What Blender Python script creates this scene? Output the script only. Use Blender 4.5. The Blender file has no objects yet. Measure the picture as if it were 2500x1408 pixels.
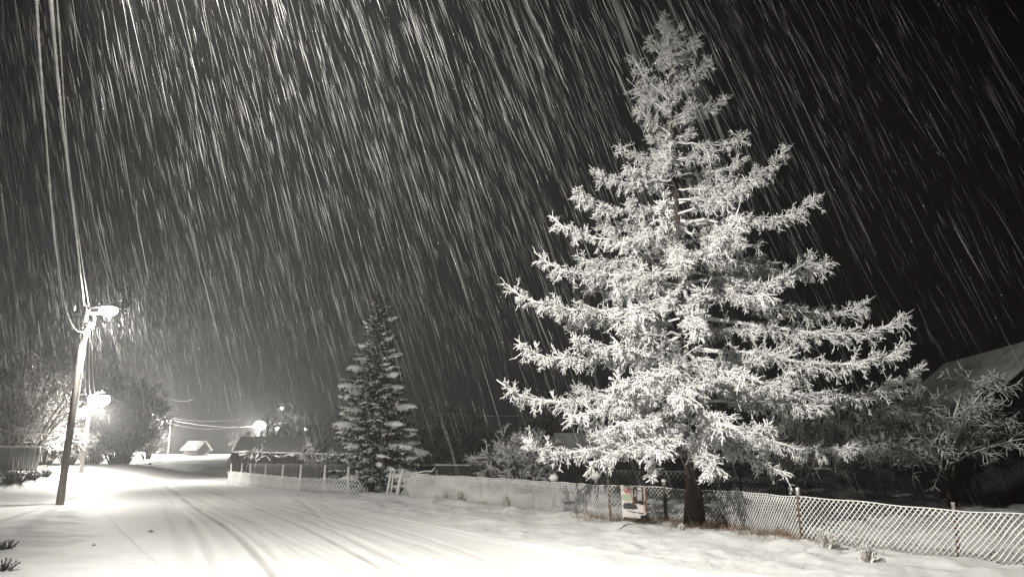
import bpy, math, random
import numpy as np
from mathutils import Vector

RNG = np.random.default_rng(7)
random.seed(7)
scene = bpy.context.scene
COL = scene.collection
pi = math.pi

# ------------------------------------------------------------------ camera
CAMZ = 1.6
TH = math.radians(13.1)
F = 1736.0                      # focal length in photo pixels (2500 wide)
cam_d = bpy.data.cameras.new('camera')
cam_d.sensor_width = 36.0
cam_d.lens = 25.0
cam_d.clip_start = 0.05
cam_d.clip_end = 3000
cam = bpy.data.objects.new('camera', cam_d)
COL.objects.link(cam)
cam.location = (0, 0, CAMZ)
cam.rotation_euler = (pi / 2 + TH, 0, 0)
scene.camera = cam


def ray(px, py):
    u = (px - 1250.0) / F
    v = (704.0 - py) / F
    return u, math.cos(TH) - v * math.sin(TH), math.sin(TH) + v * math.cos(TH)


def at(px, py, Y):
    u, dy, dz = ray(px, py)
    t = Y / dy
    return np.array([u * t, Y, CAMZ + dz * t])


# ------------------------------------------------------------------ noise + terrain
def _hash(ix, iy, seed):
    h = (ix.astype(np.int64) * 374761393 + iy.astype(np.int64) * 668265263 + seed * 982451653) & 0xffffffff
    h = ((h ^ (h >> 13)) * 1274126177) & 0xffffffff
    h = h ^ (h >> 16)
    return (h & 0xffff) / 65535.0


def vnoise(x, y, seed=0):
    ix = np.floor(x); iy = np.floor(y)
    fx = x - ix; fy = y - iy
    fx = fx * fx * (3 - 2 * fx); fy = fy * fy * (3 - 2 * fy)
    a = _hash(ix, iy, seed); b = _hash(ix + 1, iy, seed)
    c = _hash(ix, iy + 1, seed); d = _hash(ix + 1, iy + 1, seed)
    return (a + (b - a) * fx) * (1 - fy) + (c + (d - c) * fx) * fy - 0.5


def sstep(a, b, x):
    t = np.clip((x - a) / (b - a), 0, 1)
    return t * t * (3 - 2 * t)


def base_h(x, y):
    """large forms of the land"""
    h = 1.55 * sstep(60, 115, y)
    h = h + 0.95 * sstep(-21, -28, x) * sstep(24, 34, y) * (1 - sstep(52, 60, y))
    # snow heaped beside the far bend
    h = h + 0.9 * np.exp(-(((x + 51) / 2.2) ** 2 + ((y - 96) / 6) ** 2))
    return h


def ground_px(px, py):
    """the point of the land seen at a pixel"""
    u, dy, dz = ray(px, py)
    last = 2.0
    for k in range(4000):
        t = 2.0 * 1.0018 ** k
        if CAMZ + dz * t < float(base_h(np.array(u * t), np.array(dy * t))):
            break
        last = t
    return np.array([u * last, dy * last])


def polyline_dist(x, y, pts):
    """distance to a polyline and the length walked along it"""
    best = np.full(x.shape, 1e9); where = np.zeros(x.shape); run = 0.0
    for (ax, ay), (bx, by) in zip(pts[:-1], pts[1:]):
        dx, dy = bx - ax, by - ay
        L2 = dx * dx + dy * dy + 1e-9
        t = np.clip(((x - ax) * dx + (y - ay) * dy) / L2, 0, 1)
        d = np.hypot(x - ax - t * dx, y - ay - t * dy)
        m = d < best
        best = np.where(m, d, best); where = np.where(m, run + t * math.sqrt(L2), where)
        run += math.sqrt(L2)
    return best, where


def inside_poly(x, y, pts):
    c = np.zeros(x.shape, bool)
    n = len(pts)
    for i in range(n):
        x0, y0 = pts[i]; x1, y1 = pts[(i + 1) % n]
        cond = ((y0 > y) != (y1 > y))
        xi = (x1 - x0) * (y - y0) / ((y1 - y0) if abs(y1 - y0) > 1e-9 else 1e-9) + x0
        c ^= cond & (x < xi)
    return c


def smooth_path(pts, n=8):
    """Catmull-Rom through the points"""
    P = [np.array(p, float) for p in pts]
    P = [2 * P[0] - P[1]] + P + [2 * P[-1] - P[-2]]
    out = []
    for i in range(1, len(P) - 2):
        for k in range(n):
            t = k / n
            out.append(0.5 * ((2 * P[i]) + (-P[i - 1] + P[i + 1]) * t + (2 * P[i - 1] - 5 * P[i] + 4 * P[i + 1] - P[i + 2]) * t * t
                              + (-P[i - 1] + 3 * P[i] - 3 * P[i + 1] + P[i + 2]) * t ** 3))
    out.append(P[-2])
    return np.array(out)


def gp(*pxs):
    return smooth_path([ground_px(*p) for p in pxs], 6)


# the road: it comes from behind the camera and bends away to the right far off
ROAD_RIGHT = gp((1930, 1500), (1490, 1382), (1200, 1312), (900, 1250), (700, 1215), (560, 1192), (500, 1172), (490, 1155), (560, 1136), (700, 1122))
ROAD_LEFT = gp((500, 1108), (400, 1122), (330, 1140), (300, 1160), (255, 1185), (235, 1215), (270, 1270), (330, 1330), (420, 1408), (560, 1520))
ROAD = np.vstack([[(6.5, -14)], ROAD_RIGHT, ROAD_LEFT, [(-4.6, -14)]])

TRACKS = [  # (points, half width, depth, strength)
    (gp((395, 1178), (470, 1232), (560, 1290), (640, 1368), (700, 1450)), 0.085, 0.030, 1.0),
    (gp((375, 1178), (450, 1205), (560, 1248), (670, 1300), (785, 1355), (900, 1408), (990, 1450)), 0.09, 0.022, 0.6),
    (gp((440, 1172), (520, 1200), (600, 1228), (720, 1276), (840, 1335), (960, 1400), (1040, 1450)), 0.085, 0.022, 0.75),
    (gp((470, 1178), (600, 1215), (700, 1247), (830, 1300), (960, 1358), (1080, 1420)), 0.075, 0.020, 0.55),
    (gp((725, 1218), (765, 1245), (800, 1275), (870, 1320), (980, 1375), (1090, 1430)), 0.10, 0.018, 0.5),
    (gp((540, 1198), (700, 1236), (860, 1280), (1010, 1325), (1180, 1385), (1300, 1440)), 0.09, 0.020, 0.5),
    (gp((600, 1205), (760, 1238), (940, 1282), (1120, 1340), (1300, 1408)), 0.075, 0.016, 0.35),
    (gp((400, 1215), (440, 1290), (455, 1340), (470, 1420)), 0.15, 0.014, 0.3),
    (gp((415, 1225), (480, 1290), (520, 1350), (545, 1430)), 0.15, 0.014, 0.3),
    (gp((640, 1290), (655, 1330), (700, 1380), (730, 1440)), 0.075, 0.010, 0.22),
]
for k_ in range(9):
    pts_, hw_, dep_, st_ = TRACKS[k_ % 6]
    TRACKS.append((pts_ + np.array([RNG.uniform(-0.8, 0.8), RNG.uniform(-0.3, 0.3)]) * np.linspace(0.6, 1.2, len(pts_))[:, None], hw_ * RNG.uniform(0.8, 1.3), dep_ * 0.4, st_ * RNG.uniform(0.3, 0.55)))
RUT = gp((760, 1222), (900, 1252), (1080, 1290), (1200, 1316), (1330, 1338), (1490, 1380), (1650, 1425))

# the line of the long mesh fence by the tree: (px, foot py)
FENCE_PX = [(975, 1216), (1065, 1222), (1175, 1232), (1303, 1247), (1490, 1279), (1620, 1287), (1790, 1302), (1955, 1325), (2160, 1348), (2330, 1368), (2500, 1392)]
FENCE = [ground_px(*p) for p in FENCE_PX]
d_ = FENCE[-1] - FENCE[-3]
FENCE.append(FENCE[-1] + d_ * 0.6)
FENCE = np.array(FENCE)
FENCE[5] += (0.2, 1.0); FENCE[6] += (0.2, 1.25)


def road_edge(x, y):
    d, _ = polyline_dist(x, y, np.vstack([ROAD, ROAD[:1]]))
    return d, inside_poly(x, y, ROAD)


def fence_side(x, y):
    """positive behind the fence"""
    d, _ = polyline_dist(x, y, FENCE)
    a, b = FENCE[0], FENCE[-2]
    n = np.array([-(b - a)[1], (b - a)[0]]); n = n / np.hypot(*n)
    if n[1] < 0:
        n = -n
    s = (x - a[0]) * n[0] + (y - a[1]) * n[1]
    return s


def land(x, y, full=False):
    h = base_h(x, y)
    d, ins = road_edge(x, y)
    near = np.exp(-np.hypot(x, y) / 45)
    off = np.where(ins, 0.0, sstep(0.0, 1.2, d))
    s = fence_side(x, y)
    # lumpy verge, clods of pushed snow by the fence, rougher grass behind it
    lump = 0.10 * vnoise(x * 0.9, y * 0.9, 1) + 0.09 * vnoise(x * 2.3, y * 2.3, 2) + 0.032 * vnoise(x * 5.5, y * 5.5, 3) + 0.012 * vnoise(x * 13, y * 13, 4)
    right = sstep(-9, -3, x) + 0.35
    h = h + off * lump * np.minimum(right, 1.15)
    h = h + off * 0.13 * np.exp(-((s + 0.3) / 0.6) ** 2) * (0.6 + vnoise(x * 1.6, y * 1.6, 5)) * (x > -6)
    h = h + 0.10 * sstep(0.2, 1.5, s) * (vnoise(x * 1.4, y * 1.4, 6) + 0.7 * vnoise(x * 4, y * 4, 7)) * (np.abs(x) < 60)
    h = h + off * 0.15 * vnoise(x * 0.16, y * 0.16, 8) * sstep(12, 30, np.hypot(x, y))
    # wind ripples in the drift on the near left
    lf = sstep(-2.5, -5.5, x) * (1 - sstep(20, 26, y))
    h = h + lf * off * (0.11 * vnoise(x * 0.7 + y * 0.3, y * 2.6 - x * 0.5, 9) + 0.05 * vnoise(x * 2.1, y * 6, 10))
    if not full:
        return h
    tr = np.zeros(x.shape)
    for pts, hw, dep, st in TRACKS:
        dd, along = polyline_dist(x, y, pts)
        w = np.exp(-(dd / hw) ** 4) * (0.75 + 0.6 * vnoise(along * 0.8, along * 0 + hw * 90, 51))
        h = h - dep * w + 0.3 * dep * np.exp(-((dd - 1.5 * hw) / (0.5 * hw)) ** 2)
        tr = np.maximum(tr, w * st)
    dd, along = polyline_dist(x, y, RUT)
    dd = np.abs(dd + 0.05 * vnoise(along * 1.3, along * 0, 12))
    brk = sstep(-0.12, 0.15, vnoise(along * 0.9, along * 0, 11))
    w = np.exp(-(dd / 0.05) ** 2) * brk
    h = h - 0.045 * w + 0.02 * np.exp(-((dd - 0.12) / 0.06) ** 2)
    tr = np.maximum(tr, w * 1.2)
    tr = np.maximum(tr, np.where(ins, 0.30 * sstep(0.0, 1.6, d), 0))
    return h, tr, d, ins


def hz(x, y):
    return float(land(np.array([float(x)]), np.array([float(y)]))[0])


# ------------------------------------------------------------------ mesh helpers
def mesh_np(name, V, Fq, mat, smooth=False, attr=None):
    me = bpy.data.meshes.new(name)
    V = np.asarray(V, np.float32); Fq = np.asarray(Fq, np.int32)
    nf, k = Fq.shape
    me.vertices.add(len(V)); me.vertices.foreach_set('co', V.ravel())
    me.loops.add(nf * k); me.loops.foreach_set('vertex_index', Fq.ravel())
    me.polygons.add(nf)
    me.polygons.foreach_set('loop_start', np.arange(0, nf * k, k, dtype=np.int32))
    me.polygons.foreach_set('loop_total', np.full(nf, k, np.int32))
    if smooth:
        me.polygons.foreach_set('use_smooth', np.ones(nf, bool))
    me.update(calc_edges=True)
    if attr is not None:
        for an, av in attr.items():
            a = me.attributes.new(an, 'FLOAT', 'POINT')
            a.data.foreach_set('value', np.asarray(av, np.float32))
    me.materials.append(mat)
    return me


class MB:
    """collects shapes and links them as ONE mesh object"""
    def __init__(self):
        self.V = []; self.F = []; self.n = 0

    def add(self, V, Fq):
        V = np.asarray(V, float).reshape(-1, 3); Fq = np.asarray(Fq, int)
        if Fq.shape[1] == 3:
            Fq = np.hstack([Fq, -np.ones((len(Fq), 1), int)])
        Fq = np.where(Fq >= 0, Fq + self.n, -1)
        self.V.append(V); self.F.append(Fq); self.n += len(V)
        return self

    def box(self, c, s, rz=0.0, taper=1.0, rot=None):
        hx, hy, hh = s[0] / 2, s[1] / 2, s[2] / 2
        P = np.array([(-hx, -hy, -hh), (hx, -hy, -hh), (hx, hy, -hh), (-hx, hy, -hh),
                      (-hx * taper, -hy * taper, hh), (hx * taper, -hy * taper, hh), (hx * taper, hy * taper, hh), (-hx * taper, hy * taper, hh)])
        if rot is not None:
            P = P @ np.array(rot).T
        c_, s_ = math.cos(rz), math.sin(rz)
        P = P @ np.array([[c_, s_, 0], [-s_, c_, 0], [0, 0, 1]]) + np.array(c)
        return self.add(P, [(0, 3, 2, 1), (4, 5, 6, 7), (0, 1, 5, 4), (1, 2, 6, 5), (2, 3, 7, 6), (3, 0, 4, 7)])

    def tubes(self, P, R, k=4, cap=True):
        """P (m,n,3), R (m,n)"""
        P = np.asarray(P, float); R = np.asarray(R, float)
        m, n, _ = P.shape
        T = np.gradient(P, axis=1)
        T /= np.linalg.norm(T, axis=2, keepdims=True) + 1e-9
        ref = np.zeros((m, 1, 3)); ref[..., 2] = 1
        mt = np.abs(T.mean(axis=1, keepdims=True)[..., 2:3])
        ref = np.where(mt > 0.85 * np.ones_like(ref), np.array([1.0, 0.3, 0]), ref)
        A = np.cross(T, ref); A /= np.linalg.norm(A, axis=2, keepdims=True) + 1e-9
        B = np.cross(A, T)
        ang = np.arange(k) / k * 2 * pi + (pi / 4 if k == 4 else pi / 2)
        ring = (P[:, :, None, :] + R[:, :, None, None] * (np.cos(ang)[None, None, :, None] * A[:, :, None, :] + np.sin(ang)[None, None, :, None] * B[:, :, None, :]))
        V = ring.reshape(-1, 3)
        i = np.arange(m)[:, None, None] * n * k; j = np.arange(n - 1)[None, :, None] * k; q = np.arange(k)[None, None, :]
        q1 = (q + 1) % k
        a = i + j + q; b = i + j + q1; c = i + j + k + q1; d = i + j + k + q
        Fq = np.stack([a, b, c, d], -1).reshape(-1, 4)[:, ::-1]
        self.add(V, Fq)
        if cap and k == 4:
            e = (np.arange(m) * n * k)
            end = e + (n - 1) * k
            self.F.append(np.stack([end, end + 1, end + 2, end + 3], 1)[:, ::-1] + (self.n - len(V)))
            self.F.append(np.stack([e, e + 1, e + 2, e + 3], 1) + (self.n - len(V)))
        elif cap and k != 3:
            base = self.n - len(V)
            for st, fl in ((0, 1), ((n - 1) * k, 0)):
                o = np.arange(m)[:, None] * n * k + st
                ctr = V[(o + np.arange(k)[None])].mean(axis=1)
                ci = self.n + np.arange(m)[:, None]
                self.V.append(ctr); self.n += m
                q_ = np.arange(k)[None]
                f3 = np.stack([np.repeat(ci, k, 1), base + o + q_, base + o + (q_ + 1) % k, np.full((m, k), -1)], -1).reshape(-1, 4)
                self.F.append(f3 if fl else f3[:, [0, 2, 1, 3]])
        return self

    def tube(self, pts, r, k=8, cap=True):
        pts = np.asarray(pts, float)
        r = np.broadcast_to(np.asarray(r, float), (len(pts),))
        return self.tubes(pts[None], r[None], k, cap)

    def blob(self, c, r, seed=0, nu=12, nv=8, rough=0.15):
        c = np.array(c, float); r = np.array(r, float) * np.ones(3)
        th = np.linspace(0.02, pi - 0.02, nv); ph = np.arange(nu) / nu * 2 * pi
        T, Ph = np.meshgrid(th, ph, indexing='ij')
        rr = 1 + rough * vnoise(T * 2.2 + seed * 3.1, np.cos(Ph) * 2 + np.sin(Ph) * 1.3 + seed, seed) * 2
        V = np.stack([rr * np.sin(T) * np.cos(Ph) * r[0], rr * np.sin(T) * np.sin(Ph) * r[1], rr * np.cos(T) * r[2]], -1).reshape(-1, 3) + c
        Fq = []
        for i in range(nv - 1):
            for j in range(nu):
                Fq.append((i * nu + j, (i + 1) * nu + j, (i + 1) * nu + (j + 1) % nu, i * nu + (j + 1) % nu))
        return self.add(V, Fq)

    def build(self, name, mat, parent=None, smooth=False):
        V = np.vstack(self.V); Fa = np.vstack(self.F)
        if parent is not None:
            V = V - np.array(parent.matrix_basis.translation if parent.parent is None else (parent.matrix_basis.translation + parent.parent.matrix_basis.translation))
        tri = Fa[:, 3] < 0
        if tri.any():
            fl = Fa[~tri]; ft = Fa[tri][:, :3]
            me = bpy.data.meshes.new(name)
            loops = np.concatenate([fl.ravel(), ft.ravel()]).astype(np.int32)
            st = np.concatenate([np.arange(len(fl)) * 4, len(fl) * 4 + np.arange(len(ft)) * 3]).astype(np.int32)
            tot = np.concatenate([np.full(len(fl), 4), np.full(len(ft), 3)]).astype(np.int32)
            me.vertices.add(len(V)); me.vertices.foreach_set('co', V.astype(np.float32).ravel())
            me.loops.add(len(loops)); me.loops.foreach_set('vertex_index', loops)
            me.polygons.add(len(st)); me.polygons.foreach_set('loop_start', st); me.polygons.foreach_set('loop_total', tot)
            if smooth:
                me.polygons.foreach_set('use_smooth', np.ones(len(st), bool))
            me.update(calc_edges=True); me.materials.append(mat)
        else:
            me = mesh_np(name, V, Fa, mat, smooth)
        o = bpy.data.objects.new(name, me)
        COL.objects.link(o)
        if parent is not None:
            o.parent = parent
        return o


def tag(o, label=None, cat=None, group=None, kind=None):
    if label: o['label'] = label
    if cat: o['category'] = cat
    if group: o['group'] = group
    if kind: o['kind'] = kind
    return o


def thing(name, loc, label, cat, group=None):
    o = bpy.data.objects.new(name, None)
    COL.objects.link(o)
    o.location = loc
    o.empty_display_size = 0.3
    return tag(o, label, cat, group)


# ------------------------------------------------------------------ materials
def new_mat(name):
    m = bpy.data.materials.new(name)
    m.use_nodes = True
    nt = m.node_tree
    return m, nt, nt.nodes['Principled BSDF']


def N(nt, typ, **kw):
    n = nt.nodes.new(typ)
    for k, v in kw.items():
        if k.startswith('_'):
            setattr(n, k[1:], v)
        else:
            n.inputs[k.replace('__', ' ')].default_value = v
    return n


def rough_mat(name, c1, c2, scale=6.0, rough=0.8, bump=0.3, stretch=None, detail=4):
    m, nt, b = new_mat(name)
    tc = N(nt, 'ShaderNodeTexCoord')
    mp = N(nt, 'ShaderNodeMapping')
    if stretch: mp.inputs['Scale'].default_value = stretch
    nt.links.new(tc.outputs['Object'], mp.inputs['Vector'])
    ns = N(nt, 'ShaderNodeTexNoise', Scale=scale, Detail=detail)
    nt.links.new(mp.outputs[0], ns.inputs['Vector'])
    r = N(nt, 'ShaderNodeValToRGB')
    r.color_ramp.elements[0].position = 0.35; r.color_ramp.elements[0].color = (*c1, 1)
    r.color_ramp.elements[1].position = 0.68; r.color_ramp.elements[1].color = (*c2, 1)
    nt.links.new(ns.outputs[0], r.inputs[0]); nt.links.new(r.outputs[0], b.inputs['Base Color'])
    b.inputs['Roughness'].default_value = rough
    bp = N(nt, 'ShaderNodeBump', Strength=bump, Distance=0.02)
    nt.links.new(ns.outputs[0], bp.inputs['Height']); nt.links.new(bp.outputs[0], b.inputs['Normal'])
    return m


def snowy_mat(name, bark, snow=(0.82, 0.82, 0.80), lo=-0.35, hi=0.0, noise=0.6, nscale=9.0, wind=(0, 0, 0)):
    """dark wood or needles carrying snow on whatever faces up (and into the wind)"""
    m, nt, b = new_mat(name)
    g = N(nt, 'ShaderNodeNewGeometry')
    dt = N(nt, 'ShaderNodeVectorMath', _operation='DOT_PRODUCT')
    nt.links.new(g.outputs['Normal'], dt.inputs[0])
    dt.inputs[1].default_value = (wind[0], wind[1], 1 + wind[2])
    tc = N(nt, 'ShaderNodeTexCoord')
    ns = N(nt, 'ShaderNodeTexNoise', Scale=nscale, Detail=3)
    nt.links.new(tc.outputs['Object'], ns.inputs['Vector'])
    ma = N(nt, 'ShaderNodeMath', _operation='MULTIPLY_ADD')
    nt.links.new(ns.outputs[0], ma.inputs[0]); ma.inputs[1].default_value = noise; ma.inputs[2].default_value = -noise * 0.5
    ad = N(nt, 'ShaderNodeMath', _operation='ADD')
    nt.links.new(dt.outputs['Value'], ad.inputs[0]); nt.links.new(ma.outputs[0], ad.inputs[1])
    mr = N(nt, 'ShaderNodeMapRange')
    mr.inputs['From Min'].default_value = lo; mr.inputs['From Max'].default_value = hi
    nt.links.new(ad.outputs[0], mr.inputs['Value'])
    mx = N(nt, 'ShaderNodeMix', _data_type='RGBA')
    nt.links.new(mr.outputs[0], mx.inputs[0])
    mx.inputs[6].default_value = (*bark, 1); mx.inputs[7].default_value = (*snow, 1)
    nt.links.new(mx.outputs[2], b.inputs['Base Color'])
    b.inputs['Roughness'].default_value = 0.85
    b.inputs['Specular IOR Level'].default_value = 0.2
    return m


def ground_mat(name, col, dirt, road=False):
    m, nt, b = new_mat(name)
    geo = N(nt, 'ShaderNodeNewGeometry')
    n1 = N(nt, 'ShaderNodeTexNoise', Scale=2.2, Detail=8, Roughness=0.65)
    n2 = N(nt, 'ShaderNodeTexNoise', Scale=38.0, Detail=4, Roughness=0.7)
    n3 = N(nt, 'ShaderNodeTexNoise', Scale=0.6, Detail=3)
    for n in (n1, n2, n3):
        nt.links.new(geo.outputs['Position'], n.inputs['Vector'])
    at_ = N(nt, 'ShaderNodeAttribute'); at_.attribute_name = 'track'
    # mottled wear where wheels have pressed the snow down to the grit
    mul = N(nt, 'ShaderNodeMath', _operation='MULTIPLY')
    rr = N(nt, 'ShaderNodeMapRange'); rr.inputs['From Min'].default_value = 0.3; rr.inputs['From Max'].default_value = 0.62
    nt.links.new(n2.outputs[0], rr.inputs['Value'])
    rr.inputs['To Min'].default_value = 0.55
    nt.links.new(at_.outputs['Fac'], mul.inputs[0]); nt.links.new(rr.outputs[0], mul.inputs[1])
    cr = N(nt, 'ShaderNodeValToRGB')
    c = col
    cr.color_ramp.elements[0].position = 0.3; cr.color_ramp.elements[0].color = (c[0] * 0.93, c[1] * 0.93, c[2] * 0.93, 1)
    cr.color_ramp.elements[1].position = 0.7; cr.color_ramp.elements[1].color = (*c, 1)
    nt.links.new(n3.outputs[0], cr.inputs[0])
    mx = N(nt, 'ShaderNodeMix', _data_type='RGBA')
    nt.links.new(mul.outputs[0], mx.inputs[0]); nt.links.new(cr.outputs[0], mx.inputs[6]); mx.inputs[7].default_value = (*dirt, 1)
    last = mx.outputs[2]
    if not road:
        # grass and twigs poking through
        n4 = N(nt, 'ShaderNodeTexNoise', Scale=17.0, Detail=5, Roughness=0.75)
        nt.links.new(geo.outputs['Position'], n4.inputs['Vector'])
        m4 = N(nt, 'ShaderNodeMapRange'); m4.inputs['From Min'].default_value = 0.66; m4.inputs['From Max'].default_value = 0.72
        nt.links.new(n4.outputs[0], m4.inputs['Value'])
        gr = N(nt, 'ShaderNodeAttribute'); gr.attribute_name = 'grassy'
        adg = N(nt, 'ShaderNodeMath', _operation='MULTIPLY')
        nt.links.new(m4.outputs[0], adg.inputs[0]); nt.links.new(gr.outputs['Fac'], adg.inputs[1])
        mx2 = N(nt, 'ShaderNodeMix', _data_type='RGBA')
        nt.links.new(adg.outputs[0], mx2.inputs[0]); nt.links.new(last, mx2.inputs[6]); mx2.inputs[7].default_value = (0.12, 0.09, 0.06, 1)
        last = mx2.outputs[2]
    nt.links.new(last, b.inputs['Base Color'])
    b.inputs['Roughness'].default_value = 0.7
    b.inputs['Specular IOR Level'].default_value = 0.25
    b1 = N(nt, 'ShaderNodeBump', Strength=0.5 if not road else 0.28, Distance=0.06)
    nt.links.new(n1.outputs[0], b1.inputs['Height'])
    b2 = N(nt, 'ShaderNodeBump', Strength=0.5, Distance=0.012)
    nt.links.new(n2.outputs[0], b2.inputs['Height']); nt.links.new(b1.outputs[0], b2.inputs['Normal'])
    nt.links.new(b2.outputs[0], b.inputs['Normal'])
    return m


def emit_mat(name, col, strength):
    m, nt, b = new_mat(name)
    b.inputs['Base Color'].default_value = (0.8, 0.8, 0.8, 1)
    b.inputs['Emission Color'].default_value = (*col, 1)
    b.inputs['Emission Strength'].default_value = strength
    m.cycles.emission_sampling = 'NONE'
    return m


M_SNOW = rough_mat('snow', (0.76, 0.76, 0.74), (0.86, 0.86, 0.85), 9, 0.8, 0.5)
M_CABLE = rough_mat('snow_on_cable', (0.7, 0.7, 0.68), (0.85, 0.85, 0.84), 20, 0.8, 0.5)
M_GROUND = ground_mat('snow_ground', (0.74, 0.74, 0.725), (0.42, 0.40, 0.37))
M_ROAD = ground_mat('snow_road', (0.74, 0.74, 0.725), (0.17, 0.163, 0.145), True)
M_LARCH = snowy_mat('larch_twig', (0.045, 0.035, 0.028), (0.9, 0.9, 0.885), -0.75, -0.25, 0.7, 5.0, (-0.25, -0.45, 0))
M_BARK = snowy_mat('bark', (0.07, 0.055, 0.045), (0.7, 0.7, 0.68), 0.45, 0.9, 0.5, 14)
M_NEEDLE = snowy_mat('spruce_needles', (0.022, 0.03, 0.022), (0.8, 0.8, 0.78), 0.55, 0.85, 0.5, 4.0)
M_SHRUB = snowy_mat('shrub_twig', (0.06, 0.05, 0.042), (0.8, 0.8, 0.78), -0.6, -0.1, 0.7, 3.0, (-0.2, -0.3, 0))
M_DARKSHRUB = snowy_mat('dark_shrub_twig', (0.04, 0.036, 0.03), (0.55, 0.55, 0.53), 0.2, 0.8, 0.8, 2.0)
M_POLE = rough_mat('weathered_pole', (0.16, 0.145, 0.13), (0.27, 0.25, 0.225), 3, 0.85, 0.4, (8, 8, 0.6))
M_METAL = rough_mat('galvanised_metal', (0.25, 0.25, 0.25), (0.4, 0.4, 0.4), 12, 0.5, 0.1)
M_DARKMETAL = rough_mat('dark_metal', (0.05, 0.05, 0.05), (0.09, 0.085, 0.08), 12, 0.6, 0.1)
M_WIRE = snowy_mat('snow_crusted_wire', (0.14, 0.135, 0.13), (0.74, 0.74, 0.72), -0.5, -0.1, 0.5, 3.0, (-0.1, -0.5, 0))
M_WIREBACK = snowy_mat('bare_wire', (0.10, 0.10, 0.095), (0.5, 0.5, 0.5), 0.2, 0.7, 0.6, 3.0)
M_POST = snowy_mat('fence_post_wood', (0.10, 0.07, 0.052), (0.75, 0.75, 0.73), 0.5, 0.8, 0.6, 10)
M_POSTDARK = snowy_mat('round_post_wood', (0.075, 0.065, 0.05), (0.75, 0.75, 0.73), 0.6, 0.9, 0.3, 10)
M_WHITEPOST = rough_mat('frosted_white_post', (0.6, 0.6, 0.58), (0.8, 0.8, 0.78), 9, 0.7, 0.3)
M_BOARD = rough_mat('dark_boards', (0.018, 0.017, 0.016), (0.055, 0.05, 0.046), 2.2, 0.85, 0.5, (9, 9, 0.6))
M_BOARDMID = rough_mat('grey_boards', (0.07, 0.066, 0.06), (0.14, 0.13, 0.12), 2.2, 0.85, 0.5, (9, 9, 0.6))
M_PLANK = rough_mat('pale_painted_planks', (0.35, 0.36, 0.33), (0.5, 0.5, 0.47), 2, 0.7, 0.3, (6, 6, 0.6))
M_ROOF = rough_mat('thin_snow_roof', (0.17, 0.168, 0.16), (0.30, 0.298, 0.29), 1.3, 0.8, 0.3)
M_GABLE = rough_mat('dark_gable_boards', (0.012, 0.011, 0.010), (0.03, 0.028, 0.026), 2, 0.9, 0.3, (8, 8, 0.6))
M_HOUSEW = rough_mat('pale_plaster', (0.42, 0.41, 0.39), (0.55, 0.54, 0.52), 1.5, 0.85, 0.2)
M_GLASS = rough_mat('dark_glass', (0.02, 0.022, 0.025), (0.03, 0.03, 0.035), 2, 0.15, 0.0)
M_LAMP = emit_mat('lamp_lens', (1.0, 0.98, 0.93), 60)
M_FAR = emit_mat('far_lamp_lens', (1.0, 0.98, 0.93), 45)
M_GRASS = rough_mat('dry_grass', (0.13, 0.085, 0.05), (0.34, 0.24, 0.15), 5, 0.8, 0.1)
M_WEED = snowy_mat('frosted_weed', (0.2, 0.15, 0.1), (0.78, 0.78, 0.76), -0.4, 0.3, 0.9, 20)

# ------------------------------------------------------------------ world (a night sky)
w = bpy.data.worlds.new('World')
scene.world = w
w.use_nodes = True
nt = w.node_tree
bg = nt.nodes['Background']
sky = nt.nodes.new('ShaderNodeTexSky')
sky.sky_type = 'NISHITA'
sky.sun_disc = False
sky.sun_elevation = math.radians(-6)
sky.sun_rotation = math.radians(200)
hs = nt.nodes.new('ShaderNodeHueSaturation')
hs.inputs['Saturation'].default_value = 0.15
nt.links.new(sky.outputs[0], hs.inputs['Color'])
nt.links.new(hs.outputs[0], bg.inputs['Color'])
bg.inputs['Strength'].default_value = 0.006

# ------------------------------------------------------------------ the ground and the road
az = np.concatenate([np.arange(-42, 42.001, 0.17), np.arange(44, 317.9, 3.0)])
az = np.radians(az)
rad = [1.2]
while rad[-1] < 12: rad.append(rad[-1] * 1.012)
while rad[-1] < 60: rad.append(rad[-1] * 1.0055)
while rad[-1] < 900: rad.append(rad[-1] * 1.02)
rad = np.array([0.02] + rad)
RR, AA = np.meshgrid(rad, az, indexing='ij')
GX = (RR * np.sin(AA)).ravel(); GY = (RR * np.cos(AA)).ravel()
H, TR, D, INS = land(GX, GY, True)
nr, na = RR.shape
i, j = np.meshgrid(np.arange(nr - 1), np.arange(na), indexing='ij')
j1 = (j + 1) % na
quads = np.stack([i * na + j, (i + 1) * na + j, (i + 1) * na + j1, i * na + j1], -1).reshape(-1, 4)[:, ::-1]
rs = INS[quads].all(axis=1)
Hg = H - np.where(INS, 0.08 * sstep(0.0, 0.35, D), 0)
sfen = fence_side(GX, GY)
grassy = 0.9 * np.exp(-((sfen - 0.3) / 0.9) ** 2) * (GX > 0) + 0.75 * sstep(0.3, 1.5, sfen) * (1 - sstep(20, 40, GY)) + 0.25
me = mesh_np('ground', np.stack([GX, GY, Hg], -1), quads, M_GROUND, True, {'track': TR * 0.9, 'grassy': grassy})
ground = bpy.data.objects.new('ground', me); COL.objects.link(ground)
tag(ground, kind='structure')
rq = quads[rs]
used = np.unique(rq)
remap = np.full(len(GX), -1); remap[used] = np.arange(len(used))
me = mesh_np('road', np.stack([GX, GY, H + 0.004], -1)[used], remap[rq], M_ROAD, True, {'track': TR[used]})
road = bpy.data.objects.new('road', me); COL.objects.link(road)
tag(road, kind='structure')


# ------------------------------------------------------------------ growing branches
def unit(v):
    return v / (np.linalg.norm(v, axis=-1, keepdims=True) + 1e-9)


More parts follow.
